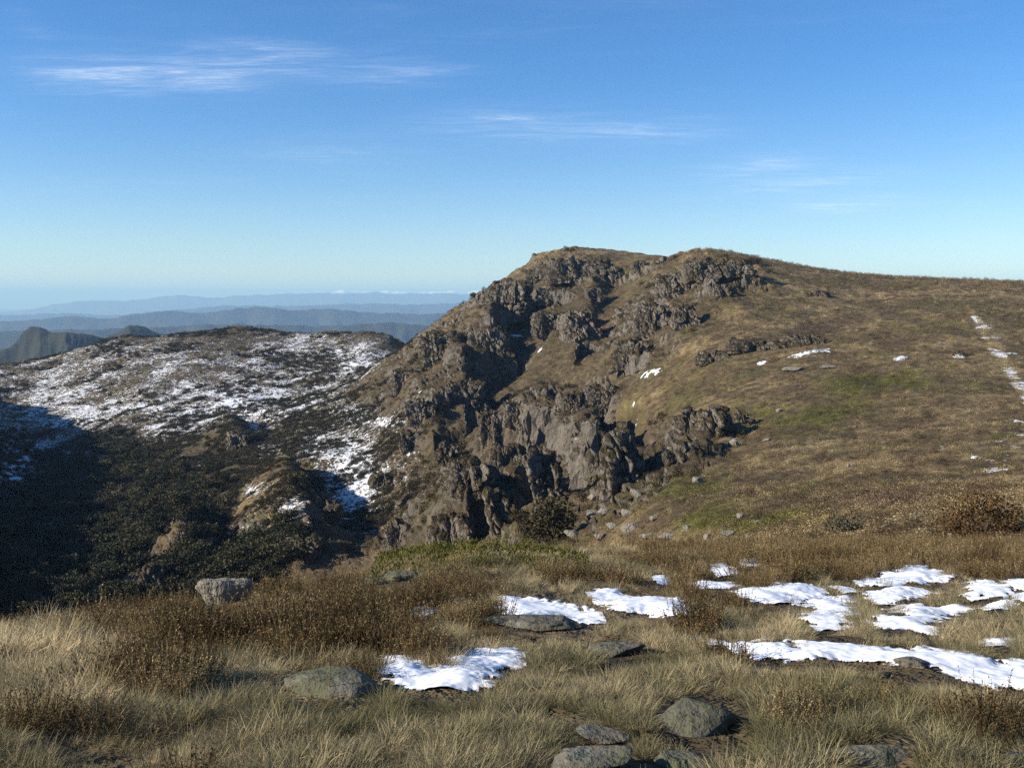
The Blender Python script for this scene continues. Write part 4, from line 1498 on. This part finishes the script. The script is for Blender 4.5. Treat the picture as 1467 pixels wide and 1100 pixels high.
def heathness(px, py, x, y):
    h = np.zeros(np.shape(px))
    for e in [(300, 905, 210, 52, .9), (520, 900, 150, 40, .95), (420, 850, 160, 22, .7), (640, 850, 120, 24, .8), (250, 985, 130, 45, .75), (90, 870, 120, 24, .7),
              (700, 905, 70, 26, .8), (1130, 800, 220, 36, 1.05), (1400, 800, 160, 34, .95), (1060, 862, 90, 28, .8), (950, 820, 90, 30, .7),
              (860, 835, 120, 18, .5), (1040, 945, 60, 22, .6), (1060, 985, 60, 26, .55), (1290, 985, 40, 20, .5), (1000, 905, 60, 18, .5), (1150, 1045, 70, 16, .45),
              (1330, 1040, 80, 24, .4), (430, 945, 90, 30, .8), (1120, 905, 60, 8, .3), (820, 1040, 70, 20, .55), (620, 1060, 50, 20, .5), (420, 1080, 60, 20, .5), (960, 985, 70, 22, .55), (1250, 1010, 60, 22, .5), (1420, 1060, 50, 20, .5), (250, 1040, 60, 20, .5), (50, 1050, 70, 26, .5), (170, 1055, 60, 20, .45)]:
        h = np.maximum(h, e[4] * ell(px, py, e[0], e[1], e[2], e[3]))
    return h * .92 + .62 * fbm2(x / .9, y / .9, 3, 601) + .22 * fbm2(x / .25, y / .25, 2, 603)


def knoll_points(n, seed, rmin=2.5, rmax=26):
    r = np.random.default_rng(seed)
    az = np.radians(r.uniform(-34, 34, n))
    lo, hi = math.log(rmin), math.log(rmax)
    u = r.uniform(0, 1, n)
    rr = rmin * (rmax / rmin) ** (u ** .8)
    x, y = rr * np.sin(az), rr * np.cos(az)
    z = ground_z(x, y)
    px, py = project(x, y, z)
    return x, y, z, px, py


def size_near_snow(px, py, d, scale, hh):
    """plants that stand right in front of a snow patch are the short grazed ones"""
    k = np.ones(len(px))
    for f in (.35, .7, 1.0):
        top = py - f * hh * scale * F / d
        k = np.where(snow_clear(px, top) > 0, np.minimum(k, .26), k)
        k = np.where(rock_clear(px, top, .95) < 1, np.minimum(k, .38), k)
    return np.where(snow_clear(px, py) > 0, .6, k)


x, y, z, px, py = knoll_points(43000, 71)
sc_, rk = snow_clear(px, py), rock_clear(px, py)
hn = heathness(px, py, x, y)
gap = fbm2(x / .42, y / .42, 3, 631)
ok = ((sc_ < -3) | ((sc_ < 14) & (rng.uniform(0, 1, len(x)) < .26))) & (rk > 1.02) & ((hn < .66) | (rng.uniform(0, 1, len(x)) < .16)) & (gap > -.42)
tint = np.clip(.42 + .55 * fbm2(x / 1.1, y / 1.1, 3, 611) + rng.normal(0, .12, len(x))
               + .45 * ell(px, py, 40, 950, 130, 50) + .30 * ell(px, py, 300, 840, 200, 25) + .25 * ell(px, py, 830, 820, 120, 30) + .2 * ell(px, py, 1180, 915, 200, 20)
               - .26 * ell(px, py, 700, 1060, 700, 60) - .25 * ell(px, py, 900, 1010, 120, 40), 0, 1)
s0 = .65 * rng.uniform(.65, 1.25, len(x)) * (1 + .8 * ell(px, py, 40, 950, 120, 50)) * np.where(hn > .4, .9, 1.0) * (.92 + .75 * fbm2(x / .55, y / .55, 3, 613))
s0 = s0 * size_near_snow(px, py, np.hypot(x, y), s0, .16)
scatter('grass', np.stack([x, y, z - .012], 1)[ok], s0[ok], C_tus, 6, tint[ok], seed=81, tilt=.16)

x, y, z, px, py = knoll_points(24000, 72)
sc_, rk = snow_clear(px, py), rock_clear(px, py)
hn = heathness(px, py, x, y)
ok = (sc_ < 1) & (rk > .9) & (hn > .44)
tint = np.clip(.45 + .6 * fbm2(x / .8, y / .8, 3, 621) + rng.normal(0, .15, len(x)) + .25 * ell(px, py, 1150, 790, 350, 40) - .1 * ell(px, py, 500, 900, 200, 50), 0, 1)
s0 = .88 * rng.uniform(.6, 1.25, len(x)) * (.75 + .4 * np.clip(hn, 0, 1.2)) * (.95 + .75 * fbm2(x / .55, y / .55, 3, 623))
hgap = fbm2(x / .4, y / .4, 3, 633)
ok = ok & (hgap > -.34) & (s0 > .2)
s0 = s0 * size_near_snow(px, py, np.hypot(x, y), s0, .18)
scatter('heath', np.stack([x, y, z - .015], 1)[ok], s0[ok], C_hea, 4, tint[ok], seed=82, tilt=.14)

# green cushion shrub on the knoll edge, bushes on the skyline of the slope
g = hit(690, 806)
b = Blades()
r_ = np.random.default_rng(91)
for i in range(5200):
    a = r_.uniform(-1, 1)
    u_ = r_.uniform(-1, 1)
    env = max(0, 1 - abs(a) ** 2.2) * (1 - u_ * u_) ** .5
    hx, hy = a * 1.25, u_ * .55
    top = .26 * env * (1 + .35 * fbm2(np.array([hx * 3]), np.array([hy * 3]), 2, 7)[0])
    c = np.array([hx, hy, top * r_.uniform(.45, 1.0)])
    d = UP + .8 * rv(r_)
    d /= np.linalg.norm(d)
    w = np.cross(d, rv(r_))
    w /= np.linalg.norm(w)
    b.leaf(c, d * r_.uniform(.03, .06), w * .006, r_.uniform(0, 1))
o = b.obj('cushion_shrub', M_cushion, label='bright green cushion shrub on the knoll edge in front of the dark cliffs', cat='shrub')
o.location = g - np.array([0, 0, .03])


def bush(px, py, wp, hp, label, tint3, nl=900, name='bush', seed=1, leafk=.10):
    g = hit(px, py, 14)
    s = g[1] / F
    r = np.random.default_rng(seed)
    w, h = wp * s / 2, hp * s
    root = bpy.data.objects.new(name, None)
    COL.objects.link(root)
    root.location = g
    tag(root, label, 'bush')
    b = Blades()
    for i in range(nl):
        d = rv(r)
        d[2] = abs(d[2])
        k = r.uniform(.5, 1.0) * (1 + .22 * fbm3(np.array([d[0] * 2 + seed]), np.array([d[1] * 2]), np.array([d[2] * 2]), 3, seed)[0] * 1.6)
        c = d * k * np.array([w, w * .8, h])
        u = .6 * d + .8 * rv(r)
        u /= np.linalg.norm(u)
        q = np.cross(u, rv(r))
        q /= np.linalg.norm(q) + 1e-9
        L = h * leafk * r.uniform(.6, 1.5)
        b.leaf(c, u * L, q * L * .25, r.uniform(0, 1))
    m = plant_fixed(name + '_leaves', tint3)
    b.obj('foliage', m, parent=root)
    t = Blades()
    for i in range(16):
        a = r.uniform(0, 6.28)
        e = np.array([math.cos(a) * w * .7, math.sin(a) * w * .6, h * r.uniform(.4, .85)])
        t.strip([np.zeros(3), e * np.array([.4, .4, .6]), e], [h * .012, h * .009, h * .004], np.cross(e, UP) / np.linalg.norm(np.cross(e, UP)), .5)
    t.obj('branches', M_bark, parent=root)
    return root


def plant_fixed(name, c3, var=.6):
    m, t, b, out = new_mat(name)
    leaf = attr(t, 'leaf').outputs['Fac']
    f = math_n(t, 'MULTIPLY_ADD', leaf, 2 * var, 1 - var)
    mul = t.nodes.new('ShaderNodeVectorMath')
    mul.operation = 'SCALE'
    mul.inputs[0].default_value = c3
    t.links.new(f, mul.inputs['Scale'])
    t.links.new(mul.outputs[0], b.inputs['Base Color'])
    return m


M_bark, _t, _b, _o = new_mat('bark')
_b.inputs['Base Color'].default_value = (.10, .085, .065, 1)
bush(1408, 764, 120, 62, 'large rusty brown bush at the right edge behind the knoll', (.075, .040, .014), 2600, seed=3, leafk=.07)
bush(1208, 762, 60, 24, 'small grey-green bush standing on the knoll edge right of centre', (.075, .072, .045), 700, seed=4, leafk=.16)
bush(1206, 505 + 6, 22, 10, 'dark bush with snow at its foot left of the hill track', (.030, .030, .012), 260, seed=5, leafk=.2) if False else None
bush(1376, 508, 24, 9, 'dark bush with snow at its foot left of the hill track', (.030, .030, .012), 300, seed=5, leafk=.2)
bush(790, 772, 70, 66, 'olive brown bush between the dark double buttress and the stony strip', (.050, .044, .018), 1500, seed=6, leafk=.09)

# lone stalks
for px, py, hp, lean, lab in [(1046, 775, 42, -.25, 'lone yellow grass stalk leaning left on the knoll edge'),
                              (1003, 772, 36, .05, 'upright lone yellow grass stalk on the knoll edge'),
                              (472, 995, 62, .05, 'tall thin seed stalk standing in front of the mossy boulder'),
                              (1135, 1000, 40, -.1, 'pale dry stalk in the grass below the longest snow strip'),
                              (700, 945, 50, .5, 'dry stalk slanting out of heath behind the curved snow patch')]:
    g = hit(px, py)
    s = g[1] / F
    b = Blades()
    h = hp * s
    pts = [np.array([lean * h * t * t, 0, h * t]) for t in np.linspace(0, 1, 7)]
    b.strip(pts, [.0026] * 6 + [.001], np.array([1.0, 0, 0]), .7)
    b.strip(pts, [.0026] * 6 + [.001], np.array([0, 1.0, 0]), .7)
    for t in np.linspace(.72, 1, 9):
        for sg in (-1, 1):
            c = np.array([lean * h * t * t, 0, h * t])
            b.leaf(c, np.array([sg * .5, 0, .9]) * .02, np.array([0, .004, 0.0]), .8)
    o = b.obj('grass_stalk', plant_fixed('dry_stalk', (.33, .25, .09), .3), label=lab, cat='grass stalk')
    o.location = g
# broken dead stem
g = hit(838, 940)
b = Blades()
for d, L in (((.25, 0, 1), .11), ((.5, .1, .7), .09), ((-.2, 0, 1), .07)):
    d = np.array(d)
    b.strip([np.zeros(3), d * L * .6, d * L], [.006, .005, .002], np.array([1.0, 0, 0]), .3)
    b.strip([np.zeros(3), d * L * .6, d * L], [.006, .005, .002], np.array([0, 1.0, 0]), .3)
o = b.obj('dead_stem', M_bark, label='dark broken stem sticking up beside the green-lichened boulder', cat='dead stem')
o.location = g

# --- low cover on the slopes
C_low = variants('low_clump', [clump(21), clump(22, 70, .55, .28), clump(23, 90, .45, .4)], M_low)
C_shr = variants('scrub_clump', [clump(31, 150, .5, .42, .14), clump(32, 170, .55, .36, .13), clump(33, 140, .45, .5, .15)], M_low)


def slope_points(n, seed, rmin, rmax, p=1.0, a0=-33, a1=33):
    r = np.random.default_rng(seed)
    az = np.radians(r.uniform(a0, a1, n))
    rr = rmin * (rmax / rmin) ** (r.uniform(0, 1, n) ** p)
    x, y = rr * np.sin(az), rr * np.cos(az)
    z, cm, px, py = terrain(x, y)
    return x, y, z, cm, px, py, rr, r


x, y, z, cm, px, py, rr, r_ = slope_points(95000, 901, 22, 640, .75)
cv_ = cover(x, y, px, py) * (1 - .55 * cm[:, None])
ok = (px > 560) & (r_.uniform(0, 1, len(x)) > .25 * cm)
size = r_.uniform(.35, 1.0, len(x)) ** 1.5 * (.65 + rr / 190)
cc = np.clip(cv_ * np.exp(.08 + .42 * r_.normal(size=(len(x), 1))), .008, .4)
scatter('low_heath', np.stack([x, y, z - .05], 1)[ok], size[ok], C_low, 3, cc[ok], seed=83, zs=.8)

# scrub in the crags
x, y, z, cm, px, py, rr, r_ = slope_points(9000, 902, 90, 700, .6)
dn = fbm2(x / 26, y / 26, 3, 911)
gul = (.5 * ell(px, py, 400, 730, 90, 60) + .4 * ell(px, py, 250, 790, 80, 50) + .1 * ell(px, py, 470, 620, 60, 110, 30) + .8 * ell(px, py, 560, 760, 70, 50) + .7 * ell(px, py, 690, 720, 60, 40) + .45 * ell(px, py, 620, 650, 60, 80)
       + .5 * ell(px, py, 790, 760, 60, 30) + .6 * ell(px, py, 880, 610, 50, 40) + .5 * ell(px, py, 760, 560, 60, 60))
ok = (cm > .25) & (dn + gul > .28) & (y < 720)
cc = np.array([.040, .036, .015]) * (1 + .35 * r_.normal(size=(len(x), 1))) + np.array([.028, .012, .002]) * r_.uniform(0, 1, (len(x), 1))
scatter('scrub', np.stack([x, y, z - .2], 1)[ok], r_.uniform(1.2, 3.4, len(x))[ok] * (.6 + rr[ok] / 700), C_shr, 3, np.clip(cc, .008, .3)[ok], seed=84)

# scrub on the snowy spur and in the shaded valley
x, y, z, cm, px, py, rr, r_ = slope_points(46000, 903, 330, 1230, 1.0, -33, -4)
dn = fbm2(x / 46, y / 46, 4, 921) + .5 * fbm2(x / 14, y / 14, 2, 923)
gul = (.6 * ell(px, py, 345, 640, 70, 40) + .35 * ell(px, py, 420, 590, 90, 60) + .5 * ell(px, py, 450, 520, 50, 18) + .35 * ell(px, py, 340, 480, 120, 8) + .45 * ell(px, py, 170, 500, 60, 8)
       + .45 * ell(px, py, 250, 575, 60, 14) - .3 * ell(px, py, 230, 540, 90, 30) - .4 * ell(px, py, 115, 575, 20, 14) + .6 * sstep(py, 600, 640) * (px < 260)
       + .18 * sstep(py, 560, 640) * (px > 260) + .3 * ell(px, py, 190, 510, 30, 12) - .35 * ell(px, py, 20, 690, 30, 40) - .4 * ell(px, py, 470, 480, 80, 8))
ok = ((dn + gul > .26) | (r_.uniform(0, 1, len(x)) < .45)) & (px < 600) & (cm < .75)
big = np.where(dn + gul > .26, 1.0, .5)
cc = np.array([.028, .026, .012]) * (1 + .3 * r_.normal(size=(len(x), 1))) + np.array([.022, .012, .003]) * r_.uniform(0, 1, (len(x), 1))
scatter('scrub', np.stack([x, y, z - .3], 1)[ok], (r_.uniform(1.3, 3.4, len(x)) * (.6 + rr / 900) * big)[ok], C_shr, 3, np.clip(cc, .006, .3)[ok], seed=85, zs=.75)

# snow gums in the shaded valley below the knoll
crowns = [crown(41), crown(42, 1.0, 640, 7), crown(43, 1.0, 760, 11)]
C_gum = bpy.data.collections.new('gum_crown')
for b, cs in crowns:
    b.obj('gum_crown', M_gum, col=C_gum)
x, y, z, cm, px, py, rr, r_ = slope_points(5000, 904, 200, 700, .7, -42, -2)
dn = fbm2(x / 40, y / 40, 3, 931)
wood = sstep(sdist([(-500, 560), (-120, 560), (0, 620), (130, 600), (190, 640), (260, 660), (330, 690), (320, 760), (420, 745), (420, 830), (250, 900), (-500, 900)], px, py), -30, 30)
ok = (wood * 1.0 + .9 * dn - .7 * ell(px, py, 20, 690, 34, 40) - .7 * ell(px, py, 70, 765, 30, 22) - .6 * ell(px, py, 380, 715, 50, 30) - .5 * ell(px, py, 200, 845, 40, 20) - .5 * ell(px, py, 262, 775, 36, 18) > .62)
gum_pts = np.stack([x, y, z], 1)[ok]
gp, gq, gr = px[ok], py[ok], rr[ok]
near = np.where((gr < 420) & (gp > -20) & (gp < 440) & (gq > 640))[0]
near = near[np.argsort(gr[near])][:60]
rest = np.setdiff1d(np.arange(len(gum_pts)), near)
scatter('woods', gum_pts[rest], r_.uniform(2.4, 5.4, len(rest)), C_gum, 3, r_.uniform(0, 1, len(rest)), seed=86, zs=.85)


def trunk_mesh(cs, R=1.0, seed=1):
    """tapered trunk with limbs running into the crown lobes"""
    r = np.random.default_rng(seed)
    V, Fc = [], []

    def tube(a, b_, r0, r1, bow):
        k, m = 5, 6
        base = len(V)
        d = b_ - a
        s1 = np.cross(d, [.3, 1, .2])
        s1 /= np.linalg.norm(s1)
        s2 = np.cross(d, s1)
        s2 /= np.linalg.norm(s2)
        for i in range(k):
            t = i / (k - 1)
            c = a + d * t + bow * math.sin(math.pi * t)
            rad = r0 + (r1 - r0) * t
            for j in range(m):
                an = 2 * math.pi * j / m
                V.append(c + rad * (math.cos(an) * s1 + math.sin(an) * s2))
        for i in range(k - 1):
            for j in range(m):
                Fc.append((base + i * m + j, base + i * m + (j + 1) % m, base + (i + 1) * m + (j + 1) % m, base + (i + 1) * m + j))
    fork = np.array([.05, .02, .42 * R])
    tube(np.array([0, 0, -.15]), fork, .085, .055, np.array([.04, 0, 0]))
    for c, rr_ in cs[:6]:
        tube(fork, c, .04, .012, .06 * rv(r))
    return V, Fc


protos = []
M_leaf_tree = plant_fixed('snow_gum_leaves', (.050, .047, .021), .6)
for i, (b, cs) in enumerate(crowns):
    tv, tf = trunk_mesh(cs, seed=i)
    cm_ = b.obj('crown', M_leaf_tree, col=C_gum if False else bpy.data.collections.new('unused')).data
    tm_ = mesh_obj('trunk', tv, tf, M_bark, link=False).data
    protos.append((cm_, tm_))
for k, i in enumerate(near):
    root = bpy.data.objects.new('snow_gum', None)
    COL.objects.link(root)
    root.location = gum_pts[i]
    s = r_.uniform(2.4, 4.3)
    root.scale = (s, s, s * r_.uniform(.8, 1.0))
    root.rotation_euler = (0, 0, r_.uniform(0, 6.28))
    pos_ = ('at the far left edge of the shaded wood' if gp[i] < 70 else 'left of the columned dark cliff beyond the knoll' if gp[i] < 180
            else 'around the columned dark cliff beyond the knoll' if gp[i] < 260 else 'behind the pale boulder on the knoll edge' if gp[i] < 350 else 'near the brown cliff beyond the knoll edge')
    tag(root, 'dark snow gum with a lumpy crown ' + pos_, 'tree', 'snow gums ' + pos_)
    for nm, me in (('crown', protos[k % 3][0]), ('trunk', protos[k % 3][1])):
        o = bpy.data.objects.new(nm, me)
        COL.objects.link(o)
        o.parent = root
